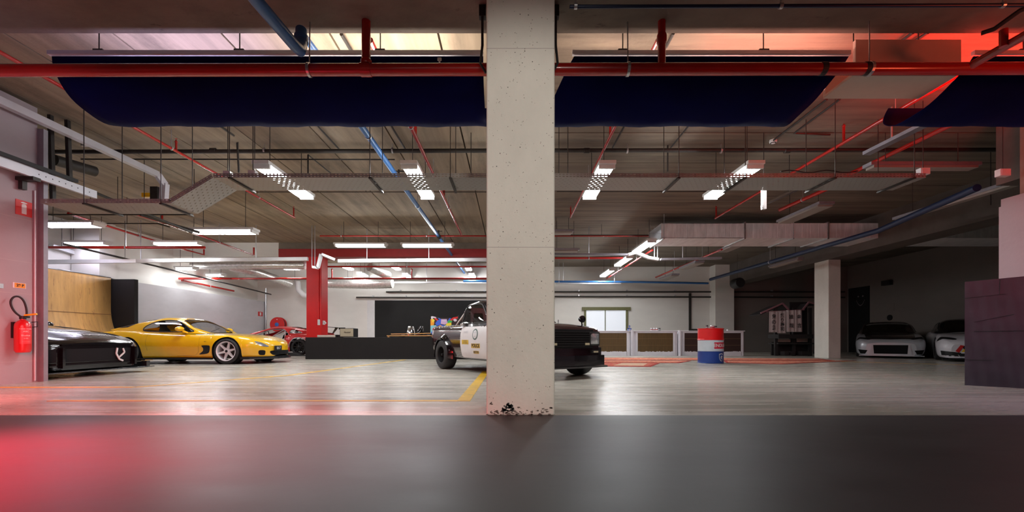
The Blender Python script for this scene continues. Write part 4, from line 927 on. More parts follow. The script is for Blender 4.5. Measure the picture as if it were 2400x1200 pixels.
rug([(5.55, 10.95), (6.65, 10.4), (9.75, 12.0), (6.0, 12.0)], 'reddish rug right of the oil drum reaching to the white pillar', rm1, .0)

# food stall with cloth banners
sx, sy = 10.05, 15.6
e = empty('market_stall', (sx+.6, sy, 0), 'dark market stall with pinkish gable roofs left of the white pillar', 'stall')
pk = mat('pink_wood', (.30, .13, .15), .6); dk = mat('stall_dark', (.018, .014, .014), .7)
def q(px, py, Y=15.6): return P(px, py, Y)
for a, b in (((1783, 734), (1834, 711)), ((1834, 711), (1848, 726)), ((1882, 725), (1896, 708)), ((1896, 708), (1909, 712))):
    MB().bar(q(*a), q(*b), .05, .05, up=(0, 0, 1)).build('roof_edge', pk, e)
    up_ = Vector((0, .4, -.05)); MB().bar(q(*a)+up_, q(*b)+up_, .75, .03, up=(0, 0, 1)).build('roof_board', dk, e)
MB().box((q(1820, 0).x, sy-.1, .42), (q(1915, 0).x, sy+.5, .47)).box((q(1815, 0).x, sy-.25, .63), (q(1895, 0).x, sy+.4, .78)).build('shelf', dk, e)
for px in (1820, 1862, 1900):
    MB().box((q(px, 0).x-.05, sy, 0), (q(px, 0).x+.05, sy+.08, 1.75)).build('post', dk, e)
MB().box((q(1822, 0).x, sy+.35, 0), (q(1912, 0).x, sy+.4, .5)).box((q(1870, 0).x, sy+.45, .5), (q(1912, 0).x, sy+.5, 2.0)).build('back_board', dk, e)
MB().box((q(1822, 0).x, sy+.1, .50), (q(1857, 0).x, sy+.12, .60)).box((q(1872, 0).x, sy+.1, .50), (q(1897, 0).x, sy+.12, .78)).build('pale_board', mat('stall_pale', (.45, .36, .3), .7), e)
MB().tube([q(1796, 731), q(1885, 726)], .02, 8).build('banner_rail', pk, e)
for px, mm in ((1838, 0), (1852, 0), (1878, 1), (1888, 1)):
    MB().box((q(px, 0).x-.08, sy-.15, .02), (q(px, 0).x+.08, sy+.1, .16)).build('crate_front', dk, e)
cloth = mat('banner_cloth', (.50, .43, .42), .9, noise=.15, nscale=(5, 5, 5))
for k, (xa, xb, za, zb_, sw, txt) in enumerate(((1803, 1823, 730, 779, 0, '鬼の角'), (1823, 1842, 729, 781, .0, '祭り寿司'), (1843, 1862, 727, 778, .03, '誰哉'), (1862, 1880, 727, 778, .03, '金言'))):
    A = q(xa, za, 15.3); Bq = q(xb, zb_, 15.3); ht = A.z-Bq.z; rows = []
    for i in range(13):
        t = i/12; rows.append([Vector((A.x+(Bq.x-A.x)*j/8+sw*t, 15.3+.015*math.sin(j*1.3+k)+.02*t, A.z-ht*t)) for j in range(9)])
    o = MB().grid(rows).build('cloth_banner', cloth, origin=(A.x, 15.3, A.z), smooth=True, solid=.004); tag(o, ('pale cloth banner with black characters, furthest from the white pillar', 'pale cloth banner with small black characters, second from the outside', 'pale cloth banner with two large characters, third from the outside', 'pale cloth banner with faint characters, nearest the white pillar')[k], 'banner', 'cloth banners on the stall')
    n = len(txt); hh = ht*.8/n
    for i, ch in enumerate(txt):
        g = text_mb(ch, min(.17, hh*1.0), .001, bold=.002)
        xm = (A.x+Bq.x)/2+sw*(i+.7)/n
        xf(g, lambda v: (xm+v.x, 15.272-v.z, A.z-ht*.12-hh*(i+.5)+v.y)).build('lettering', blackrub_m, o)

# dark strip things near the right wall door
o = MB().prism([(12.55, 0), (12.85, 0), (12.78, 1.15), (12.65, 1.15)], 17.6, 17.7).build('leaning_panel', black_m, origin=(12.7, 17.65, 0)); tag(o, 'narrow black tapered panel standing before the dark door', 'panel')
o = MB().box((XR-.16, 20-1.9-.5, 2.85), (XR-.02, 18.0, 3.05)).build('wall_unit', darksteel_m, origin=(XR, 18, 2.9)); 
tag(o, 'dark box fixed high on the wall beyond the white pillar', 'wall box')
y = 17.2
o = MB().box((XR-.012, 17.55, 1.75), (XR, 17.95, 2.1)).build('notice', mat('notice_paper', (.22, .18, .16), .8), origin=(XR, 17.7, 1.9)); tag(o, 'faint notice on the wall right of the dark door', 'notice')
o = MB().lathe([(.0, -.03), (.12, -.03), (.12, 0), (0, 0)], (XR, 17.75, 1.5), 'x', 20).build('round_badge', blackpl_m, origin=(XR, 17.75, 1.5)); tag(o, 'round dark disc below the notice', 'badge')
# faint face sticker on the door
o = MB(); 
for a in range(-6, 7): o.box((XR-.034, 19.2+a*.035, 2.1+.012*a*a*.5), (XR-.031, 19.225+a*.035, 2.14+.012*a*a*.5))
o.box((XR-.034, 19.05, 2.5), (XR-.031, 19.12, 2.56)).box((XR-.034, 19.3, 2.5), (XR-.031, 19.37, 2.56))
tag(o.build('door_sticker', mat('sticker_grey', (.2, .17, .18), .8), origin=(XR, 19.2, 2.2)), 'faint grey smiling face sticker on the dark door', 'sticker')

# black cardboard clad low partition in the right foreground
a = Vector((6.07, 5.70, 0)); b_ = Vector((6.62, 5.05, 0)); d = (b_-a).normalized(); n = Vector((-d.y, d.x, 0)); 
if n.y < 0: n = -n
rows = []
rnd = random.Random(9)
for i in range(25):
    t = i/24; rows.append([a+d*((b_-a).length*t)+Vector((0, 0, (1.38+.03*t)*j/24))+n*(.004*math.sin(i*1.9+j*.4)+.006*math.sin(j*1.1+i*.2)) for j in range(25)])
e = empty('clad_partition', (6.3, 5.4, 0), 'low black cardboard covered partition at the right edge', 'partition')
MB().grid(rows).build('cover_sheet', felt_m, e, smooth=True)
q4 = [a+n*.02, b_+n*.02, b_+n*.28, a+n*.28]
MB().prism([(v.x, v.y) for v in q4], 0, 1.38, 'z').build('core', felt_m, e)
for (t0, z0_, t1, z1_) in ((0, 1.16, .42, 1.19), (.36, 1.19, .37, 1.38), (0, .34, .3, .345), (.1, .84, .5, .93), (.1, .72, .9, .72)):
    p_ = a+d*(b_-a).length*t0-n*.008; q_ = a+d*(b_-a).length*t1-n*.008
    MB().tube([(p_.x, p_.y, z0_), (q_.x, q_.y, z1_)], .003, 6).build('fold', blackrub_m, e)
# ---------------------------------------------------------------- cars
def interp(pts, x):
    """smooth (monotone-limited Hermite) curve through (x, y) points sorted by x"""
    n = len(pts)
    if x <= pts[0][0]: return pts[0][1]
    if x >= pts[-1][0]: return pts[-1][1]
    for i in range(n-1):
        if x <= pts[i+1][0]: break
    def sl(k):
        if k <= 0: return (pts[1][1]-pts[0][1])/(pts[1][0]-pts[0][0])
        if k >= n-1: return (pts[-1][1]-pts[-2][1])/(pts[-1][0]-pts[-2][0])
        a = (pts[k][1]-pts[k-1][1])/(pts[k][0]-pts[k-1][0]); b = (pts[k+1][1]-pts[k][1])/(pts[k+1][0]-pts[k][0])
        if a*b <= 0: return 0
        return 2*a*b/(a+b)
    x0, y0 = pts[i]; x1, y1 = pts[i+1]; h = x1-x0; t = (x-x0)/h
    return (2*t**3-3*t*t+1)*y0+(t**3-2*t*t+t)*h*sl(i)+(-2*t**3+3*t*t)*y1+(t**3-t*t)*h*sl(i+1)

def spline(cp, n):
    """centripetal-ish Catmull-Rom through control points, n samples, uniform by arc length"""
    cp = [Vector((a, b)) for a, b in cp]; P2 = [cp[0]*2-cp[1]]+cp+[cp[-1]*2-cp[-2]]; out = []
    for i in range(1, len(P2)-2):
        a, b, c, d = P2[i-1:i+3]
        for k in range(10):
            t = k/10; out.append(.5*((2*b)+(c-a)*t+(2*a-5*b+4*c-d)*t*t+(3*b-a-3*c+d)*t**3))
    out.append(cp[-1]); return out
def resample(pl, n):
    L_ = [0]
    for a, b in zip(pl, pl[1:]): L_.append(L_[-1]+(b-a).length)
    tot = L_[-1]; out = []; j = 0
    for k in range(n):
        s = tot*k/(n-1)
        while j < len(pl)-2 and L_[j+1] < s: j += 1
        seg = L_[j+1]-L_[j]; t = (s-L_[j])/seg if seg > 1e-9 else 0
        out.append(pl[j].lerp(pl[j+1], min(1, max(0, t))))
    return out
def inpoly(x, y, poly):
    c = False; n = len(poly)
    for i in range(n):
        x0, y0 = poly[i]; x1, y1 = poly[(i+1) % n]
        if (y0 > y) != (y1 > y) and x < (x1-x0)*(y-y0)/(y1-y0)+x0: c = not c
    return c
def smoothpoly(pts, n=6):
    out = []; m = len(pts)
    for i in range(m):
        a, b, c, d = [Vector(pts[(i+k) % m]) for k in (-1, 0, 1, 2)]
        for k in range(n):
            t = k/n; v = .5*((2*b)+(c-a)*t+(2*a-5*b+4*c-d)*t*t+(3*b-a-3*c+d)*t**3); out.append((v.x, v.y))
    return out

class Car:
    def __init__(s, P_, label, loc, rz, name='sports_car', cat='car', group=None):
        s.p = P_; s.root = empty(name, loc, label, cat, group, rz)
    def section(s, x):
        p = s.p; W = interp(p['W'], x); zs = interp(p['ZS'], x); zc = interp(p['ZC'], x); zb = interp(p['ZB'], x); h = zs-zb
        bx = p.get('box', 0)
        if bx:
            cp = [(W*.95, zb), (W*.985, zb+.2*h), (W, zb+.5*h), (W*.99, zb+.8*h), (W*.955, zs-.015), (W*.90, zs+.008), (W*.7, zs+(zc-zs)*.55), (W*.35, zs+(zc-zs)*.92), (0, zc)]
        else:
            cp = [(W*.90, zb), (W*.955, zb+.10*h), (W*.985, zb+.34*h), (W*1.0, zb+.58*h), (W*.975, zb+.80*h), (W*.90, zs-.03*h), (W*.80, zs), (W*.62, zs+(zc-zs)*.5), (W*.35, zs+(zc-zs)*.9), (0, zc)]
        pl = spline(cp, 0)
        for xw, R in p['arch']:
            if abs(x-xw) < R:
                zl = p['zw']+math.sqrt(R*R-(x-xw)**2)
                if zl > zb:
                    k = 0
                    while k < len(pl)-1 and pl[k+1].y < zl and pl[k].x > .5*W: k += 1
                    a, b = pl[k], pl[k+1]; t = (zl-a.y)/(b.y-a.y) if b.y > a.y else 0
                    pl = [a.lerp(b, max(0, min(1, t)))]+pl[k+1:]
        return resample(pl, 40)
    def body(s, m, holes=(), deck=None, name='body'):
        p = s.p; xr, xf_ = p['W'][0][0], p['W'][-1][0]; xs = []
        n = 150
        for i in range(n+1):
            t = i/n; xs.append(xr+(xf_-xr)*(.5-.5*math.cos(math.pi*t))*.35+(xf_-xr)*t*.65)
        for xw, R in p['arch']: xs += [xw-R+.0005, xw+R-.0005, xw-R*.99, xw+R*.99, xw-R*.96, xw+R*.96]
        xs = sorted(xs); rows = []
        for x in xs:
            h = s.section(x); rows.append([Vector((x, -v.x, v.y)) for v in h]+[Vector((x, v.x, v.y)) for v in h[-2::-1]])
        s.rows = rows; k = len(rows[0]); full = MB().grid(rows)
        for e_ in (0, -1):
            r = rows[e_]; c = Vector((r[0].x, 0, (r[0].z+r[k//2].z)/2)); i0 = len(full.v); full.v += [c]+[v.copy() for v in r]
            full.f += [(i0, i0+1+j, i0+2+j) for j in range(k-1)]+[(i0, i0+k, i0+1)]
        s.bvh = BVHTree.FromPolygons([tuple(v) for v in full.v], full.f)
        gh = s.p.get('G'); fs = []
        for f in full.f:
            c = sum((full.v[i] for i in f), Vector())/len(f); drop = False
            if gh and deck:
                for (xa, xb, yb) in deck:
                    if xa < c.x < xb and abs(c.y) < yb and c.z > s.p['decktop'] : drop = True
            for (pol, mode) in holes:
                if mode == 'side' and abs(c.y) > .45*max(.1, interp(p['W'], c.x)) and inpoly(c.x, c.z, pol): drop = True
            if not drop: fs.append(f)
        full.f = fs
        s.b = full.build(name, m, s.root, smooth=True, rel=False)
        s.b.data.set_sharp_from_angle(angle=math.radians(60))
        return s.b
    def gsec(s, x):
        g = s.p['G']; zt = interp(g['ZT'], x); zb = interp(g['ZB'], x); yb = interp(g['YB'], x); h = max(.004, zt-zb); t = g['tumble']
        cr = g.get('crown', .04)*min(1, h/.2)
        yt = yb-t*h
        cp = [(yb, zb), (yb-t*h*.28, zb+.35*h), (yb-t*h*.75, zb+.74*h), (yt-.03-.02*min(1, h/.3), zt-cr*1.1), (yt*.72, zt-cr*.42), (yt*.4, zt-cr*.12), (0, zt)]
        pl = spline(cp, 0); return resample(pl, 44)
    def cabin(s, m, dlo, ws, rw, gl, glf=None, sideglass=True, seal=True, wsy=.82, rwy=.78, name='cabin', sealm=None):
        """dlo: list of (x,z) outlines for side windows; ws=(x_lo,x_hi) windscreen, rw likewise"""
        g = s.p['G']; xa, xb = g['ZT'][0][0], g['ZT'][-1][0]; n = 150; rows = []
        for i in range(n+1):
            x = xa+(xb-xa)*i/n; h = s.gsec(x); rows.append([Vector((x, -v.x, v.y)) for v in h]+[Vector((x, v.x, v.y)) for v in h[-2::-1]])
        full = MB().grid(rows); s.gbvh = BVHTree.FromPolygons([tuple(v) for v in full.v], full.f)
        parts = {'cab': [], 'side': [], 'ws': [], 'rw': []}; kk = len(rows[0])
        for f in full.f:
            c = sum((full.v[i] for i in f), Vector())/4; j = f[0] % kk; jj = min(j, kk-2-j)
            yb = interp(g['YB'], c.x); zt = interp(g['ZT'], c.x); zb = interp(g['ZB'], c.x)
            top = zt-c.z < (zt-zb)*.22 or abs(c.y) < .6*yb
            if any(inpoly(c.x, c.z, d) for d in dlo) and jj < 26: parts['side'].append(f)
            elif ws and ws[0] < c.x < ws[1] and abs(c.y) < (yb-g['tumble']*(zt-zb))*wsy+.0 and jj > 12: parts['ws'].append(f)
            elif rw and rw[0] < c.x < rw[1] and abs(c.y) < (yb-g['tumble']*(zt-zb))*rwy and jj > 12: parts['rw'].append(f)
            else: parts['cab'].append(f)
        nm = {'cab': (name, m), 'side': ('side_window', gl), 'ws': ('windscreen', gl), 'rw': ('rear_window', glf or gl)}
        for k_, fs in parts.items():
            if not fs or (k_ != 'cab' and not sideglass): continue
            if k_ == 'side':
                for sg in (-1, 1):
                    sub = [f for f in fs if sg*full.v[f[0]].y > 0]; s._sub(full, sub, nm[k_])
            else: s._sub(full, fs, nm[k_])
        if seal:
            for d in dlo:
                for sg in (-1, 1):
                    pts = []
                    for x, z in d+[d[0]]:
                        r = s.gbvh.ray_cast(Vector((x, sg*2, z)), Vector((0, -sg, 0)))
                        if r[0] is not None: pts.append(r[0]+Vector((0, sg*.001, 0)))
                    if len(pts) > 3: MB().tube(pts, .018 if sealm else .011, 6, caps=False).build('window_frame' if sealm else 'window_seal', sealm or blackrub_m, s.root, rel=False)
    def _sub(s, full, fs, nm):
        used = sorted({i for f in fs for i in f}); mp = {a: b for b, a in enumerate(used)}
        mb = MB(); mb.v = [full.v[i] for i in used]; mb.f = [tuple(mp[i] for i in f) for f in fs]
        return mb.build(nm[0], nm[1], s.root, smooth=True, rel=False)
    def patch(s, pts, view, m, name, off=.004, cuts=3, parent=None, gh=False, sides=(-1,), lab=None, thick=0):
        """project a flat outline onto the bodywork. view 'side': (x,z), 'front': (y,z), 'top': (x,y), 'rear'"""
        out = []
        for sg in sides:
            bm = bmesh.new()
            vs = [bm.verts.new((a, b, 0)) for a, b in pts]; f = bm.faces.new(vs)
            bmesh.ops.triangulate(bm, faces=bm.faces[:])
            for _ in range(cuts): bmesh.ops.subdivide_edges(bm, edges=bm.edges[:], cuts=1, use_grid_fill=True); 
            bmesh.ops.triangulate(bm, faces=bm.faces[:])
            B_ = s.gbvh if gh else s.bvh; ok = True
            bm.verts.index_update(); V = []; coords = [(v.co.x*(1 if sg < 0 else -1), v.co.y) for v in bm.verts]
            for v in bm.verts:
                a, b = v.co.x, v.co.y
                if view == 'side': o, d = Vector((a, sg*3, b)), Vector((0, -sg, 0))
                elif view == 'front': o, d = Vector((5, a*(1 if sg < 0 else -1), b)), Vector((-1, 0, 0))
                elif view == 'rear': o, d = Vector((-5, a*(1 if sg < 0 else -1), b)), Vector((1, 0, 0))
                else: o, d = Vector((a, b*(1 if sg < 0 else -1), 5)), Vector((0, 0, -1))
                r = B_.ray_cast(o, d)
                if r[0] is None:
                    r = B_.find_nearest(o+d*3)
                V.append(r[0]-d*off)
            if view == 'front':
                xm = s.p['W'][-1][0]
                for i_, v in enumerate(list(V)):
                    if v.x < xm-.6:
                        src = bm.verts[i_] if False else None
                        a_, b_ = coords[i_]; r = B_.find_nearest(Vector((xm, a_, b_+.03))); V[i_] = r[0]+Vector((off, 0, 0))
            F = [tuple(q_.index for q_ in f.verts) for f in bm.faces]; bm.free()
            mb = MB(); mb.v = V; mb.f = F
            o = mb.build(name, m, parent or s.root, smooth=True, rel=False)
            if lab: o['label'] = lab
            out.append(o)
        return out
    def text(s, body, size, view, at, m, sg=-1, sx=1, off=.006, gh=False, bold=0, skew=0, ang=0):
        t = text_mb(body, size, 0, bold=bold, sx=sx); B_ = s.gbvh if gh else s.bvh
        ca, sa = math.cos(ang), math.sin(ang)
        def f(v):
            x, y = v.x+skew*v.y, v.y; x, y = x*ca-y*sa, x*sa+y*ca
            if view == 'side': o, d = Vector((at[0]+(x if sg < 0 else -x), sg*3, at[1]+y)), Vector((0, -sg, 0))
            elif view == 'front': o, d = Vector((5, at[0]+x, at[1]+y)), Vector((-1, 0, 0))
            elif view == 'top': o, d = Vector((at[0]-y, at[1]+x, 5)), Vector((0, 0, -1))
            r = B_.ray_cast(o, d); h = r[0] if r[0] is not None else o+d*3
            return h-d*off
        return xf(t, f).build('lettering', m, s.root, rel=False)
    def wheel(s, x, y, r, wd, style, rm, sg, steer=0, z=None, tm=None, rimr=None):
        z = r if z is None else z; c = Vector((x, y, z)); yo = sg*wd/2
        h = wd/2; R0 = rimr or r*.74
        prof = [(R0, -h), (r*.86, -h-.004), (r*.965, -h*.86), (r, -h*.6), (r, h*.6), (r*.965, h*.86), (r*.86, h+.004), (R0, h)]
        t = MB().lathe(prof+[(R0*.97, h*.6), (R0*.97, -h*.6), (R0, -h)], c, 'y', 44).build('wheel', tm or blackrub_m, s.root, smooth=True, rel=False)
        mb = MB()
        mb.lathe([(R0*.97, -h*.98), (R0*1.03, -h*.98), (R0*1.03, h*.98), (R0*.97, h*.98), (R0*.92, h*.9), (R0*.90, -h*.9), (R0*.97, -h*.98)], c, 'y', 44)
        ys = y+sg*h*.72; yc = y+sg*h*.55
        if style[0] == 'spoke':
            n = style[1]; w0, w1 = style[2]*R0, style[3]*R0
            for k in range(n):
                a = 2*math.pi*(k+.25)/n; u = Vector((math.cos(a), 0, math.sin(a))); v = Vector((-math.sin(a), 0, math.cos(a)))
                for (ra, rb, ya, yb_, wa, wb) in ((R0*.12, R0*.94, yc, ys, w0, w1),):
                    pts = []
                    for rr, yy_, ww in ((ra, ya, wa), (rb*.6, (ya+yb_)/2, (wa+wb)/2*.8), (rb, yb_, wb)):
                        for sgn in (-1, 1):
                            for dy in (0, -sg*.035): pts.append(Vector((x, yy_+dy, z))+u*rr+v*ww*sgn/2)
                    fcs = []
                    for i in (0, 4):
                        fcs += [(i, i+2, i+6, i+4), (i+1, i+5, i+7, i+3), (i, i+4, i+5, i+1), (i+2, i+3, i+7, i+6)]
                    fcs += [(0, 1, 3, 2), (8, 10, 11, 9)]; mb.add(pts, fcs)
            mb.lathe([(0, -.02), (R0*.26, -.02), (R0*.27, .01), (R0*.2, .018), (0, .018)], Vector((x, yc+sg*.005, z)), 'y', 24)
        else:
            mb.lathe([(0, sg*h*.1), (R0*.4, sg*h*.1), (R0*.5, sg*h*.2), (R0*.93, sg*h*-.2)], c, 'y', 40)
        o = mb.build('rim', rm, t, smooth=True, rel=False)
        MB().lathe([(0, -sg*.01), (R0*.13, -sg*.01), (R0*.13, sg*.022), (0, sg*.026)], Vector((x, yc+sg*.01, z)), 'y', 18).build('hub_cap', blackpl_m, t, rel=False)
        MB().lathe([(R0*.25, -.012), (R0*.7, -.012), (R0*.7, .012), (R0*.25, .012)], Vector((x, y-sg*h*.1, z)), 'y', 36).build('brake_disc', darksteel_m, t, rel=False)
        return t
    def under(s, x0, x1, w_, z0, z1, m=None):
        MB().box((x0, -w_, z0), (x1, w_, z1)).build('underbody', m or int_m, s.root, rel=False)

def seat(car, x, y, z, m, hm=None):
    mb = MB(); rows = []
    for i in range(9):
        t = i/8; wd_ = .23*(1-.25*t if t < .75 else .6); rows.append([Vector((x-.28-.20*t+.04*math.cos(a), y+wd_*math.sin(a)*(.9 if t < .7 else .75), z-.05+.62*t)) for a in [2*math.pi*k/14 for k in range(15)]])
    mb.grid(rows).box((x-.3, y-.22, z-.1), (x+.22, y+.22, z+.05))
    return mb.build('seat', m, car.root, smooth=True, rel=False)

# ---------- yellow coupe
Yp_ = dict(
    W=[(-2.10, .60), (-2.06, .70), (-1.9, .80), (-1.6, .865), (-1.2, .885), (-.6, .875), (0, .865), (.6, .87), (1.1, .885), (1.45, .872), (1.65, .825), (1.82, .735), (1.95, .60), (2.05, .42), (2.105, .24), (2.12, .12)],
    ZS=[(-2.10, .74), (-1.9, .80), (-1.5, .815), (-1.1, .80), (-.5, .765), (0, .745), (.6, .73), (1.0, .725), (1.3, .705), (1.6, .665), (1.82, .60), (1.97, .545), (2.07, .49), (2.12, .45)],
    ZC=[(-2.10, .78), (-1.9, .84), (-1.4, .86), (-.8, .80), (0, .77), (.8, .765), (1.1, .75), (1.4, .72), (1.65, .675), (1.85, .625), (2.0, .57), (2.08, .53), (2.12, .49)],
    ZB=[(-2.10, .38), (-2.0, .26), (-1.7, .18), (-1.3, .15), (0, .145), (1.3, .15), (1.7, .155), (1.95, .165), (2.06, .18), (2.12, .22)],
    arch=[(-1.2125, .350), (1.2125, .350)], zw=.315, decktop=.60,
    G=dict(ZT=[(-1.95, .862), (-1.6, .955), (-1.2, 1.065), (-.88, 1.135), (-.58, 1.172), (-.3, 1.165), (-.08, 1.12), (.1, 1.03), (.3, .91), (.56, .765)],
           ZB=[(-1.95, .83), (-1.3, .80), (0, .755), (.56, .745)], YB=[(-1.95, .48), (-1.4, .66), (-.8, .745), (0, .765), (.35, .74), (.56, .60)], tumble=.62, crown=.045))
def fd(P_, paint, label, loc, rz, gl, rimm, shell=False, **kw):
    c = Car(P_, label, loc, rz, **kw)
    return c
cy = Car(Yp_, 'glossy yellow coupe with white six-spoke wheels', (-8.11, 11.22, 0), 0)
cy.body(yel_m, deck=[(-1.5, .40, .60)])
dlo = smoothpoly([(-.86, .81), (-.93, .87), (-.86, .96), (-.68, 1.045), (-.45, 1.08), (-.2, 1.065), (0, .99), (.18, .885), (.32, .80), (.05, .785), (-.45, .79)], 5)
cy.cabin(yel_m, [dlo], (-.09, .545), (-1.88, -.82), glass_m, glass_m, wsy=.93, rwy=.95)
cy.patch([(-1.68, .885), (-1.40, .905), (-1.16, 1.02), (-1.10, 1.065), (-1.25, 1.03), (-1.5, .955)], 'side', blackpl_m, 'hatch_glass_corner', gh=True, off=.004, sides=(-1, 1))
cy.under(-1.9, 1.72, .52, .13, .56); cy.under(-.8, .8, .80, .13, .6)
MB().box((.02, -.6, .60), (.42, .6, .77)).build('dashboard', int_m, cy.root, rel=False, bevel=.02)
for sg in (-1, 1): seat(cy, -.28, sg*.36, .50, int_m)
MB().lathe([(.16, -.012), (.18, -.012), (.18, .012), (.16, .012), (.16, -.012)], (-.06, -.36, .80), 'x', 28).build('steering_wheel', blackpl_m, cy.root, rel=False)
R6 = ('spoke', 6, .30, .16)
for x in (-1.2125, 1.2125):
    for sg in (-1, 1): cy.wheel(x, sg*.765, .318, .235, R6, rimw_m, sg, rimr=.240)
# wells
for sg in (-1, 1):
    for x in (-1.2125, 1.2125):
        MB().lathe([(.345, -.13), (.345, .10)], (x, sg*.74, .315), 'y', 36, cap=False).build('wheel_liner', int_m, cy.root, rel=False)
cy.patch(smoothpoly([(.62, .455), (.80, .46), (.825, .42), (.81, .33), (.76, .265), (.60, .24), (.55, .25), (.64, .32), (.655, .39)], 3), 'side', blackpl_m, 'fender_vent', sides=(-1, 1), lab='black curved vent behind the front wheel')
cy.patch([(.66, .565), (.70, .56), (.74, .565), (.70, .548)], 'side', blackpl_m, 'side_marker', sides=(-1, 1))
seam = [(.56, .72), (.55, .5), (.53, .3), (.44, .215), (-.1, .205)]
def seamline(car, pts, view='side', sides=(-1, 1), m=None, r=.0025, name='panel_gap'):
    for sg in sides:
        out = []
        for (a, b), (c_, d_) in zip(pts, pts[1:]):
            for k in range(6):
                t = k/6; a_, b_ = a+(c_-a)*t, b+(d_-b)*t
                if view == 'side': r_ = car.bvh.ray_cast(Vector((a_, sg*3, b_)), Vector((0, -sg, 0)))
                elif view == 'top': r_ = car.bvh.ray_cast(Vector((a_, sg*b_, 5)), Vector((0, 0, -1)))
                else: r_ = car.bvh.ray_cast(Vector((5, sg*a_, b_)), Vector((-1, 0, 0)))
                if r_[0] is not None: out.append(r_[0])
        if len(out) > 2: MB().tube(out, r, 5).build(name, m or blackrub_m, car.root, rel=False)
seamline(cy, seam, m=mat('seam_amber', (.30, .14, .004), .5)); seamline(cy, [(-.72, .76), (-.74, .5), (-.70, .3)], m=MATS['seam_amber'])
seamline(cy, [(.95, .66), (1.55, .60), (1.86, .40), (1.93, 0)], 'top', m=MATS['seam_amber'])
# headlamps (slanted), indicator, intakes, plate
cy.patch(smoothpoly([(-.71, .555), (-.64, .545), (-.53, .48), (-.47, .425), (-.55, .42), (-.66, .46)], 3), 'front', lens_m, 'headlamp', sides=(-1, 1), lab='slanting clear headlamp')
cy.patch(smoothpoly([(-.66, .335), (-.56, .33), (-.545, .27), (-.56, .215), (-.64, .22), (-.67, .27)], 3), 'front', int_m, 'side_intake', sides=(-1, 1))
cy.patch(smoothpoly([(-.44, .31), (-.2, .325), (.2, .325), (.44, .31), (.38, .22), (.2, .195), (0, .19), (-.2, .195), (-.38, .22)], 3), 'front', int_m, 'mouth_intake', off=.006)
MB().box((2.105, -.36, .31), (2.13, -.05, .445)).build('number_plate', blackpl_m, cy.root, rel=False, bevel=.004)
xf(text_mb('RX-7', .085, .001, bold=.002), lambda v: (2.133+v.z, v.x-.205, .38+v.y)).build('lettering', plate_white, cy.root, rel=False)
cy.patch(smoothpoly([(2.03, -.05), (2.05, 0), (2.03, .05), (2.01, 0)], 3), 'top', galv_m, 'nose_badge')
def lipring(car, pts, z, t, m, name='front_lip'):
    k = len(pts); mb = MB(); a = [Vector((x, y, z)) for x, y in pts]+[Vector((x, -y, z)) for x, y in pts[::-1]]
    n = len(a); mb.add(a+[v+Vector((0, 0, t)) for v in a], [tuple(range(n)), tuple(range(2*n-1, n-1, -1))]+[(i, (i+1) % n, (i+1) % n+n, i+n) for i in range(n)])
    return mb.build(name, m, car.root, rel=False)
lipring(cy, [(1.55, -.86), (1.76, -.83), (1.95, -.70), (2.08, -.5), (2.15, -.28), (2.17, 0)], .115, .035, carbon_m)
lipring(cy, [(1.5, -.84), (1.72, -.80), (1.9, -.68), (2.03, -.48), (2.09, -.28), (2.11, 0)], .15, .03, blackpl_m, 'lip_support')
MB().box((-.85, -.865, .115), (.85, -.80, .15)).box((-.85, .80, .115), (.85, .865, .15)).build('side_skirt', blackpl_m, cy.root, rel=False)
# mirrors
def mirror(car, x, y, z, m, s=1, sides=(-1, 1)):
    for sg in sides:
        mb = MB(); rows = []
        for i in range(9):
            a = math.pi*i/8; rows.append([Vector((x+.055*s*math.sin(a)*math.cos(b)*1.3+.02, sg*(y+.10*s-.10*s*math.cos(a)), z+.055*s*math.sin(a)*math.sin(b)+.05*s)) for b in [2*math.pi*k/14 for k in range(15)]])
        mb.grid(rows).bar((x+.08*s, sg*(y-.04), z-.03*s), (x+.02, sg*(y+.05), z+.02*s), .07*s, .035*s)
        mb.build('door_mirror', m, car.root, smooth=True, rel=False)
mirror(cy, .10, .80, .80, yel_m, 1.15)
cy.patch(smoothpoly([(.50, -.58), (.61, 0), (.50, .58), (.45, .53), (.54, 0), (.45, -.53)], 3), 'top', blackpl_m, 'cowl', off=.01)
MB().tube([(.50, -.35, .81), (.36, .15, .895)], .007, 6).build('wiper', blackrub_m, cy.root, rel=False)
for sg in (-1, 1): MB().box((-2.115, sg*.55-.16, .55), (-2.09, sg*.55+.16, .68)).build('tail_lamp', MATS['sign_red'], cy.root, rel=False)

# ---------- black racing coupe, nose towards the aisle
Bp = dict(
    W=[(-2.1, .8), (-1.7, .93), (-1.2, .97), (0, .92), (.8, .95), (1.2, .98), (1.6, .98), (1.9, .94), (2.08, .86), (2.16, .76), (2.19, .66)],
    ZS=[(-2.1, .86), (-1.2, .88), (0, .83), (.8, .81), (1.2, .785), (1.6, .72), (1.9, .645), (2.1, .575), (2.19, .53)],
    ZC=[(-2.1, .90), (-1.2, .91), (0, .90), (.7, .885), (1.2, .83), (1.6, .75), (1.9, .665), (2.1, .60), (2.19, .56)],
    ZB=[(-2.1, .25), (-1.2, .13), (0, .12), (1.3, .12), (1.9, .12), (2.19, .13)],
    arch=[(-1.25, .35), (1.22, .35)], zw=.315, decktop=.62,
    G=dict(ZT=[(-1.9, .88), (-1.2, 1.05), (-.5, 1.18), (-.2, 1.18), (0, 1.14), (.3, 1.02), (.62, .90)], ZB=[(-1.9, .84), (.62, .84)], YB=[(-1.9, .5), (-.8, .74), (0, .76), (.62, .66)], tumble=.6, crown=.04))
cb = Car(Bp, 'low black racing coupe with a wide splitter in front of the plywood ramp', (-9.15, 7.22, 0), 0)
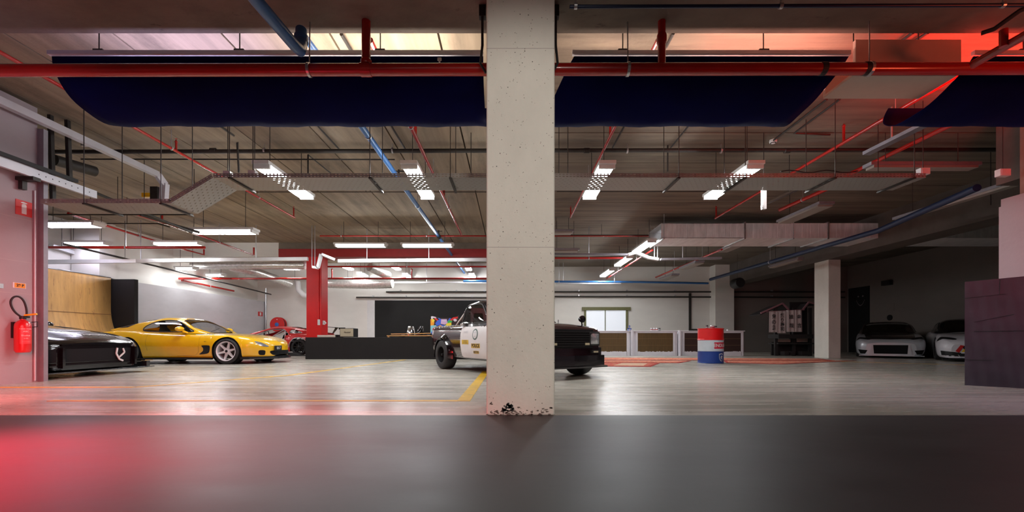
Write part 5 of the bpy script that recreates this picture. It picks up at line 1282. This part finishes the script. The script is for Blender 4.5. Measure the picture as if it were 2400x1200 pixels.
cb.body(blk_m, deck=[(-1.4, .5, .6)]); cb.cabin(blk_m, [smoothpoly([(-1.1, .88), (-.9, 1.0), (-.45, 1.07), (-.1, 1.05), (.25, .9), (.35, .86)], 5)], (.0, .6), (-1.8, -.6), dglass_m, dglass_m, wsy=.9)
cb.under(-2, 2.05, .6, .11, .6)
for x in (-1.25, 1.22):
    for sg in (-1, 1): cb.wheel(x, sg*.83, .318, .25, ('spoke', 5, .3, .2), blackpl_m, sg, rimr=.235)
MB().box((1.9, -1.0, .085), (2.30, 1.0, .105)).box((1.7, -1.06, .085), (2.16, -.98, .2)).box((1.7, .98, .085), (2.16, 1.06, .2)).build('front_splitter', carbon_m, cb.root, rel=False, bevel=.004)
cb.patch([(-.60, .46), (.60, .46), (.58, .20), (-.58, .20)], 'front', int_m, 'mouth_intake', off=.004)
for sg in (-1, 1):
    cb.patch([(-.90, .44), (-.68, .46), (-.68, .2), (-.86, .2)], 'front', int_m, 'side_intake', sides=(sg,), off=.006)
    MB().box((2.17, sg*.63-.02, .16), (2.26, sg*.63+.02, .48)).build('canard_fin', blk_m, cb.root, rel=False)
for z, hw in ((.19, .80), (.24, .80), (.52, .62)): MB().box((2.17, -hw, z), (2.215, hw, z+.012)).build('bumper_blade', blk_m, cb.root, rel=False)
# white K-shaped hook, mark on the hood
def vstroke(pts, w_, x_): 
    mb = MB()
    for a, b in zip(pts, pts[1:]): mb.bar((x_, a[0], a[1]), (x_, b[0], b[1]), .012, w_, up=(1, 0, 0)) if False else mb.bar((x_, a[0], a[1]), (x_, b[0], b[1]), w_, .012, up=(1, 0, 0))
    return mb
vstroke([(.30, .46), (.28, .36), (.34, .26), (.41, .23)], .028, 2.225).bar((2.225, .34, .30), (2.225, .44, .38), .024, .012, up=(1, 0, 0)).bar((2.225, .44, .38), (2.225, .41, .45), .024, .012, up=(1, 0, 0)).build('tow_hook', plate_white, cb.root, rel=False)
cb.patch(smoothpoly([(1.80, -.82), (1.93, -.80), (2.06, -.62), (2.02, -.55), (1.88, -.62)], 3), 'top', lens_m, 'headlamp', sides=(-1, 1))
cb.patch([(1.05, -.30), (1.30, -.30), (1.30, -.62), (1.1, -.60)], 'top', int_m, 'hood_vent', sides=(-1, 1))
cb.text('MAZDASPEED', .10, 'top', (1.58, .12), plate_white, bold=.004, sx=1.1)
cb.text('RE AMEMIYA', .11, 'top', (1.83, .26), plate_white, sx=1.2, bold=.001)
seamline(cb, [(1.0, .0), (1.0, .66), (1.97, .60), (1.97, 0)], 'top', m=blackrub_m)
mirror(cb, .25, .84, .84, blk_m, 1.1)
MB().box((-2.2, -.8, 1.2), (-1.9, .8, 1.22)).box((-2.1, -.5, .8), (-2.04, -.47, 1.2)).box((-2.1, .47, .8), (-2.04, .5, 1.2)).build('rear_wing', carbon_m, cb.root, rel=False)
for dy in (-.5, -.42):
    MB().tube([(1.0, dy, .79), (1.0, dy, .83), (1.0, dy+.03, .84)], .006, 6).build('hood_pin', galv_m, cb.root, rel=False)

# ---------- red body shell (no doors, no glass), nose to the left
Rp = dict(Yp_); Rp['G'] = dict(Yp_['G']); Rp['G']['ZT'] = [(a, .80+(b-.80)*.80) for a, b in [(-1.95, .862), (-1.6, .955), (-1.2, 1.065), (-.8, 1.145), (-.45, 1.172), (-.15, 1.165), (.05, 1.135), (.35, 1.02), (.65, .885), (.92, .765)]]; Rp['G']['YB'] = [(-1.95, .48), (-1.4, .66), (-.8, .745), (0, .765), (.6, .755), (.92, .66)]; Rp['ZS'] = [(a, b-.02) for a, b in Yp_['ZS']]; Rp['ZC'] = [(a, b-.02) for a, b in Yp_['ZC']]; Rp['G']['ZB'] = [(-1.95, .80), (-1.3, .77), (0, .725), (.92, .715)]
Rp['W'] = [(-2.0, .62), (-1.95, .76), (-1.8, .84), (-1.5, .90), (-1.2, .92), (-.8, .88), (-.3, .85), (.6, .86), (1.1, .88), (1.5, .875), (1.8, .80), (2.0, .6), (2.08, .46), (2.12, .3)]
cr = Car(Rp, 'stripped red coupe body shell without doors or windows behind the yellow coupe', (-9.0, 16.6, 0), math.pi, name='car_shell')
doorhole = smoothpoly([(-.66, .74), (-.70, .5), (-.60, .30), (-.45, .25), (.35, .25), (.50, .30), (.55, .5), (.55, .72)], 3)
doorhole = [(-.68, .9), (-.72, .5), (-.62, .30), (-.45, .24), (.36, .24), (.50, .30), (.56, .5), (.58, .9)]
cr.body(redcar_m, holes=[(doorhole, 'side')], deck=[(-1.6, .8, .62)])
cr.cabin(redcar_m, [smoothpoly([(-.70, .72), (-.66, .90), (-.45, 1.01), (-.12, 1.0), (.12, .94), (.38, .84), (.60, .72)], 4), smoothpoly([(-1.22, .82), (-1.16, .90), (-.82, .98), (-.78, .81)], 4)], (.06, .93), (-1.85, -.72), glass_m, sideglass=False, seal=True, sealm=redcar_m, wsy=.9, rwy=.8)
seamline_later = doorhole
cr.under(-1.9, 1.7, .5, .14, .52); cr.under(-.66, .6, .80, .13, .22, redcar_m)
for x in (-1.2125,):
    for sg in (-1, 1): cr.wheel(x, sg*.79, .30, .23, ('spoke', 10, .12, .1), blackpl_m, sg, rimr=.22, z=.31)
for sg in (-1, 1): cr.wheel(1.2125, sg*.76, .30, .22, ('spoke', 10, .12, .1), blackpl_m, sg, rimr=.22, z=.31)
seamline(cr, [(-.66, .76), (-.71, .5), (-.62, .29), (-.45, .235), (.36, .235), (.51, .29), (.57, .5), (.585, .74)], m=redcar_m, r=.016, name='door_frame')
cage = MB()
for sg in (-1, 1):
    cage.tube([(-.55, sg*.62, .2), (-.55, sg*.58, .9), (-.5, sg*.46, .99), (-.5, 0, 1.02)], .02, 8).tube([(-.5, sg*.46, .99), (.05, sg*.44, .97), (.6, sg*.6, .70), (.62, sg*.66, .2)], .02, 8).tube([(-.52, sg*.5, .95), (-1.4, sg*.5, .6)], .02, 8).tube([(-.55, sg*.62, .25), (.6, sg*.66, .62)], .018, 8).tube([(-.55, sg*.62, .62), (.6, sg*.66, .3)], .018, 8)
cage.tube([(-.55, -.58, .85), (-.55, .58, .85)], .02, 8).tube([(-.5, -.46, .98), (-.55, .6, .25)], .018, 8)
cage.build('roll_cage', MATS['can_white'], cr.root, smooth=True, rel=False)
mb = MB()
for k in range(6):
    mb.tube([(-.75-.05*k, .1+.04*math.sin(k), .55+.085*k), (-.68-.05*k, .42, .53+.09*k), (-.75-.05*k, .72, .55+.08*k)], .012, 6)
mb.build('window_net', plate_white, cr.root, rel=False)
seat(cr, -.05, -.36, .4, int_m); seat(cr, -.05, .36, .4, int_m)
MB().lathe([(.15, -.012), (.17, -.012), (.17, .012), (.15, .012), (.15, -.012)], (.28, .36, .78), 'x', 28).build('steering_wheel', blackpl_m, cr.root, rel=False)
wing = MB().box((-2.25, -.85, 1.045), (-1.98, .85, 1.065)).box((-2.25, -.86, 1.0), (-1.98, -.85, 1.08)).box((-2.25, .85, 1.0), (-1.98, .86, 1.08))
for sg in (-1, 1): wing.prism([(-2.1, 1.05), (-1.98, 1.05), (-1.84, .80), (-1.88, .78)], sg*.5-.008, sg*.5+.008)
o = wing.build('rear_wing', carbon_m, cr.root, rel=False)
for sg in (-1, 1):
    mb = MB(); pts = [Vector((-1.2125+.355*math.cos(a), sg*.925, .315+.355*math.sin(a))) for a in [math.pi*k/16 for k in range(17)]]; mb.tube(pts, .012, 6); mb.build('arch_trim', galv_m, cr.root, smooth=True, rel=False)
o = MB().prism([(-8.0, 0), (-7.25, 0), (-7.5, .03), (-7.75, .10), (-7.95, .13)], 15.25, 15.5).build('wheel_ramp', blackrub_m, origin=(-7.6, 15.4, 0)); tag(o, 'black wedge on the floor beside the red shell', 'ramp')

# ---------- black and white police truck
Tp = dict(box=1,
    W=[(-1.98, .66), (-1.95, .70), (-1.8, .725), (-1.0, .74), (0, .745), (.8, .735), (1.5, .72), (1.72, .70), (1.80, .65), (1.83, .60)],
    ZS=[(-1.98, .84), (-1.8, .86), (-1.0, .855), (0, .85), (.5, .85), (1.0, .845), (1.5, .82), (1.72, .785), (1.80, .755), (1.83, .73)],
    ZC=[(-1.98, .86), (-1.0, .86), (0, .88), (.5, .91), (1.0, .905), (1.5, .865), (1.72, .82), (1.80, .785), (1.83, .75)],
    ZB=[(-1.98, .42), (-1.9, .38), (-1.5, .32), (-1.0, .27), (0, .25), (1.0, .25), (1.5, .27), (1.83, .29)],
    arch=[(-1.265, .345), (1.265, .335)], zw=.30, decktop=.70,
    G=dict(ZT=[(-.56, .87), (-.545, 1.12), (-.51, 1.27), (-.44, 1.315), (-.1, 1.335), (.15, 1.315), (.30, 1.23), (.72, .885)], ZB=[(-.56, .84), (.72, .86)], YB=[(-.56, .69), (0, .715), (.72, .69)], tumble=.21, crown=.03))
ALPHA = math.radians(-57)
ct = Car(Tp, 'black and white pickup truck with police markings, half hidden behind the concrete pillar', (-.07, 8.12, 0), ALPHA, name='pickup_truck', cat='pickup truck')
ct.body(rub_m, deck=[(-1.86, -.62, .62), (-.5, .62, .62)])
ct.cabin(blk_m, [smoothpoly([(-.445, .915), (-.46, 1.0), (-.44, 1.17), (-.40, 1.235), (-.25, 1.25), (.05, 1.25), (.17, 1.225), (.30, 1.13), (.50, .93), (.1, .905)], 4)], (.2, .70), None, glass_m, wsy=.92)
# back window of the cab
MB().box((-.515, -.5, .95), (-.51, .5, 1.22)).build('rear_window', dglass_m, ct.root, rel=False)
ct.under(-1.9, 1.75, .50, .22, .60); ct.under(-.5, .6, .66, .24, .62)
MB().box((-1.88, -.62, .60), (-.62, .62, .63)).build('bed_floor', blackpl_m, ct.root, rel=False)
for sg in (-1, 1):
    MB().tube([(-1.9, sg*.66, .87), (-1.0, sg*.67, .87), (-.6, sg*.67, .875)], .016, 8).build('bed_rail', chrome_m, ct.root, rel=False, smooth=True)
    n = 9
    for k in range(n): MB().tube([(-1.8+.13*k, sg*.70, .862), (-1.8+.13*k, sg*.70, .885)], .012, 8).build('cover_snap', galv_m, ct.root, rel=False)
MB().box((-1.98, -.64, .48), (-1.95, .64, .86)).build('tailgate', rub_m, ct.root, rel=False, bevel=.008)
bar_ = MB()
for sg in (-1, 1): bar_.tube([(-.62, sg*.52, .86), (-.62, sg*.5, 1.22), (-.62, sg*.42, 1.28), (-.62, 0, 1.29)], .022, 10).tube([(-.62, sg*.5, 1.2), (-1.25, sg*.52, .80)], .022, 10)
bar_.build('roll_bar', mat('cream_paint', (.62, .60, .52), .4), ct.root, rel=False, smooth=True)
doorp = [(-.42, .885), (-.47, .70), (-.47, .5), (-.43, .30), (-.38, .27), (.60, .27), (.64, .5), (.64, .86), (.5, .885)]
ct.patch(doorp, 'side', plate_white, 'door', off=.003, cuts=4, sides=(-1, 1), lab='white front door')
seamline(ct, [(-.42, .885), (-.47, .7), (-.47, .5), (-.43, .3), (-.38, .27), (.6, .27)])
ct.patch([(-.40, .60), (-.13, .60), (-.13, .52), (-.40, .52)], 'side', gold_m, 'yellow_sticker', off=.006)
for tx, s_, at, sx in (('TO PROTECT', .035, (-.265, .578), .8), ('AND TO SERVE', .032, (-.265, .542), .8)): ct.text(tx, s_, 'side', at, blackrub_m, off=.008, sx=sx)
ct.patch([(-.02, .535), (.30, .535), (.30, .455), (-.02, .455)], 'side', gold_m, 'gold_plate', off=.006)
ct.text('POLICE', .085, 'side', (.14, .495), MATS['can_dark'], off=.008, bold=.003)
ct.patch([(.05, .405), (.25, .405), (.25, .355), (.05, .355)], 'side', gold_m, 'gold_plate', off=.006)
ct.text('MOTOR', .05, 'side', (.15, .38), MATS['can_dark'], off=.008, bold=.002)
circ = lambda cx, cz, r, n=24, q_=1: [(cx+r*math.cos(2*math.pi*k/n)*q_, cz+r*math.sin(2*math.pi*k/n)) for k in range(n)]
grn = mat('seal_green', (.06, .12, .10), .5)
ct.patch(circ(.12, .70, .10), 'side', grn, 'round_seal', off=.006); ct.patch(circ(.12, .70, .077), 'side', plate_white, 'seal_field', off=.009)
ct.patch([(.06, .73), (.12, .755), (.18, .74), (.15, .72), (.10, .72)], 'side', galv_m, 'seal_emblem', off=.012, cuts=1)
ct.patch([(.08, .66), (.16, .64), (.14, .675)], 'side', galv_m, 'seal_emblem', off=.012, cuts=1)
ct.text('POLICE', .05, 'side', (-.25, .74), galv_m, off=.006)
seamline(ct, [(-.5, .64), (.62, .64)], m=galv_m, name='trim_line')
MB().box((-.46, -.75, .86), (-.34, -.70, .91)).build('door_corner', galv_m, ct.root, rel=False)
# overfenders
for xw in (-1.265, 1.265):
    for sg in (-1, 1):
        rows = []
        for i in range(25):
            a = math.pi*(-.06+1.12*i/24); rr = []
            for j, (dr, dy) in enumerate(((.335, .0), (.337, .075), (.352, .082), (.385, .05), (.43, .0))):
                x_, z_ = xw+dr*math.cos(a), .30+dr*math.sin(a); yb_ = interp(Tp['W'], x_)*.985
                rr.append(Vector((x_, sg*(yb_+dy-.005), max(z_, .2))))
            rows.append(rr)
        MB().grid(rows).build('overfender', blk_m, ct.root, smooth=True, rel=False)
        for k in range(8):
            a = math.pi*(.08+.84*k/7); x_, z_ = xw+.40*math.cos(a), .30+.40*math.sin(a)
            MB().lathe([(.009, 0), (.009, .012), (0, .014)] if sg > 0 else [(.009, 0), (.009, -.012), (0, -.014)], (x_, sg*(interp(Tp['W'], x_)+.035), z_), 'y', 8).build('rivet', chrome_m, ct.root, rel=False)
    for sg in (-1, 1): ct.wheel(xw, sg*.675, .298, .25, ('dish',), blackpl_m, sg, rimr=.18)
mat('pale_lens', (.50, .45, .30), .35)
# nose: grille, lamps, bumper
yb0 = .60
GR = MB()
for z in [.50+.037*k for k in range(7)]: GR.box((1.815, -.39, z), (1.85, .39, z+.012))
GR.build('grille', blackpl_m, ct.root, rel=False)
MB().box((1.80, -.47, .47), (1.835, .47, .765)).build('grille_backing', int_m, ct.root, rel=False)
for sg in (-1, 1):
    MB().box((1.80, sg*.50-.11, .51), (1.85, sg*.50+.11, .73)).build('lamp_surround', blackpl_m, ct.root, rel=False, bevel=.01)
    mb = MB(); rows = []
    for i in range(7): rows.append([Vector((1.85+.018*(1-((i-3)/3)**2)*(1-((j-3)/3)**2), sg*.50+.09*(j-3)/3, .62+.085*(i-3)/3)) for j in range(7)])
    mb.grid(rows).build('headlamp', lens_m, ct.root, smooth=True, rel=False)
    MB().box((1.85, sg*.33-.045, .52), (1.86, sg*.33+.045, .555)).build('grille_badge', MATS['pale_lens'], ct.root, rel=False)
    MB().box((1.83, sg*.50-.09, .39), (1.87, sg*.50+.09, .44)).build('fog_lamp_housing', blackpl_m, ct.root, rel=False)
    MB().box((1.87, sg*.50-.05, .40), (1.875, sg*.50+.05, .425)).build('indicator', MATS['pale_lens'], ct.root, rel=False)
lipring(ct, [(1.45, -.74), (1.78, -.73), (1.90, -.66), (1.93, 0)], .20, .16, blk_m, 'front_air_dam')
lipring(ct, [(1.45, -.76), (1.80, -.75), (1.95, -.68), (2.0, 0)], .17, .025, carbon_m, 'front_lip')
MB().box((1.79, -.66, .36), (1.83, .66, .48)).build('lower_panel', blk_m, ct.root, rel=False)
for sg in (-1, 1):   # fender mirrors
    x_, y_ = 1.42, sg*.62
    MB().tube([(x_, y_, .84), (x_-.01, y_, .90), (x_-.0, y_, .945)], .012, 8).lathe([(.0, -.05), (.045, -.045), (.062, .0), (.06, .02), (.0, .022)], (x_, y_, .955), 'x', 20).build('fender_mirror', blk_m, ct.root, smooth=True, rel=False)
ct.patch([(-1.93, .80), (-1.80, .80), (-1.80, .71), (-1.93, .71)], 'side', MATS['can_white'], 'side_decal', off=.005)
MB().tube([(1.0, .2, .90), (1.0, .2, .94)], .006, 6).build('washer_jet', blackpl_m, ct.root, rel=False)
MB().tube([(1.1, .36, .90), (1.1, .36, .95)], .006, 6).build('washer_jet', blackpl_m, ct.root, rel=False)
seat(ct, -.05, -.33, .55, int_m); seat(ct, -.05, .33, .55, int_m)
MB().lathe([(.17, -.012), (.19, -.012), (.19, .012), (.17, .012), (.17, -.012)], (.22, -.33, .93), 'x', 28).build('steering_wheel', galv_m, ct.root, rel=False)
MB().box((.35, -.6, .6), (.66, .6, .88)).build('dashboard', int_m, ct.root, rel=False)

# ---------- silver race car with black roof
Sp = dict(
    W=[(-2.2, .7), (-2.0, .86), (-1.3, .93), (0, .88), (.8, .90), (1.3, .94), (1.7, .94), (2.0, .90), (2.18, .80), (2.25, .66)],
    ZS=[(-2.2, .84), (-1.3, .86), (0, .80), (.9, .78), (1.3, .76), (1.7, .70), (2.0, .62), (2.18, .54), (2.25, .47)],
    ZC=[(-2.2, .9), (-1.3, .9), (0, .85), (.9, .82), (1.3, .77), (1.7, .72), (2.0, .645), (2.18, .565), (2.25, .50)],
    ZB=[(-2.2, .3), (-1.3, .14), (0, .13), (1.7, .10), (2.25, .09)], arch=[(-1.28, .35), (1.28, .35)], zw=.32, decktop=.6,
    G=dict(ZT=[(-2.0, .9), (-1.3, 1.08), (-.6, 1.22), (-.1, 1.24), (.1, 1.21), (.45, 1.04), (.95, .80)], ZB=[(-2.0, .86), (.95, .79)], YB=[(-2.0, .55), (-.8, .76), (0, .78), (.95, .70)], tumble=.5, crown=.04))
Sp['W'] = [(a, b*.92) for a, b in Sp['W']]
def racecar(label, x, y, rz, paint, hoodm, roofm):
    c = Car(Sp, label, (x, y, 0), rz); c.body(paint, deck=[(-1.5, .75, .62)])
    c.cabin(roofm, [smoothpoly([(-1.2, .90), (-.9, 1.06), (-.4, 1.13), (0, 1.10), (.4, .93), (.55, .86)], 4)], (.05, .93), (-1.9, -.7), dglass_m, dglass_m, wsy=.9)
    c.under(-2, 2.05, .56, .1, .6)
    for xw in (-1.28, 1.28):
        for sg in (-1, 1): c.wheel(xw, sg*.74, .32, .23, ('spoke', 6, .2, .16), blackpl_m, sg, rimr=.24)
    if hoodm: c.patch([(.98, -.64), (1.9, -.60), (2.08, -.50), (2.12, 0), (2.08, .50), (1.9, .60), (.98, .64), (.92, 0)], 'top', hoodm, 'hood', off=.003, cuts=4, lab='black carbon hood')
    c.patch(smoothpoly([(1.75, -.84), (1.95, -.78), (2.10, -.56), (2.06, -.48), (1.9, -.60)], 3), 'top', blackpl_m, 'headlamp', sides=(-1, 1))
    return c
cs = racecar('silver race car with black hood and roof on the dark side by the door', 13.56, 15.38, math.radians(-129), silver_m, carbon_m, blk_m)
cs.patch([(-.42, .42), (.42, .42), (.40, .14), (-.40, .14)], 'front', int_m, 'mouth_intake')
for sg in (-1, 1):
    cs.patch([(-.80, .27), (-.56, .25), (-.62, .13), (-.74, .13)], 'front', int_m, 'fog_opening', sides=(sg,))
    MB().bar((2.27, sg*.44, .42), (2.27, sg*.50, .13), .03, .02, up=(1, 0, 0)).build('grille_bar', silver_m, cs.root, rel=False)
MB().box((2.05, -.78, .07), (2.34, .78, .09)).build('front_splitter', silver_m, cs.root, rel=False)
cs.patch([(.20, -.56), (.28, -.57), (.28, .57), (.20, .56)], 'top', galv_m, 'windscreen_strip', gh=True, off=.006)
cw_ = racecar('white race car with red stripe half hidden by the black partition', 14.02, 13.05, math.radians(-130), wht_m, None, blk_m)
cw_.patch([(-.40, .43), (.40, .43), (.33, .20), (-.33, .20)], 'front', int_m, 'mouth_intake', off=.006)
cw_.patch([(-.75, .22), (.75, .22), (.70, .14), (-.70, .14)], 'front', blackpl_m, 'lower_valance', cuts=4)
for sg in (-1, 1):
    cw_.patch([(-.80, .29), (-.42, .24), (-.42, .16), (-.78, .16)], 'front', blackpl_m, 'lower_intake', sides=(sg,), off=.008)
    MB().tube([(2.2, sg*.50, .22), (2.36, sg*.42, .10)], .008, 6).build('splitter_strut', galv_m, cw_.root, rel=False)
cw_.patch([(-.43, .45), (-.36, .43), (-.46, .24), (-.53, .28)], 'front', MATS['sign_red'], 'red_stripe', off=.012, cuts=2)
cw_.patch([(-.37, .34), (-.33, .34), (-.34, .26), (-.42, .26)], 'front', MATS['yellow_plastic'], 'yellow_stripe', off=.012, cuts=2)
MB().box((2.0, -.78, .05), (2.42, .78, .07)).build('front_splitter', carbon_m, cw_.root, rel=False)
cw_.text('KNIGHTSPORTS  RACING', .075, 'top', (2.12, 0), blackrub_m, bold=.002, sx=.75)
cw_.patch(smoothpoly([(1.98, -.07), (1.96, -.02), (1.99, .03), (1.95, .08), (1.93, .02), (1.95, -.05)], 3), 'top', blackrub_m, 'nose_badge')
cw_.patch([(1.25, -.5), (1.33, -.5), (1.33, .5), (1.25, .5)], 'top', int_m, 'hood_vent', cuts=3)
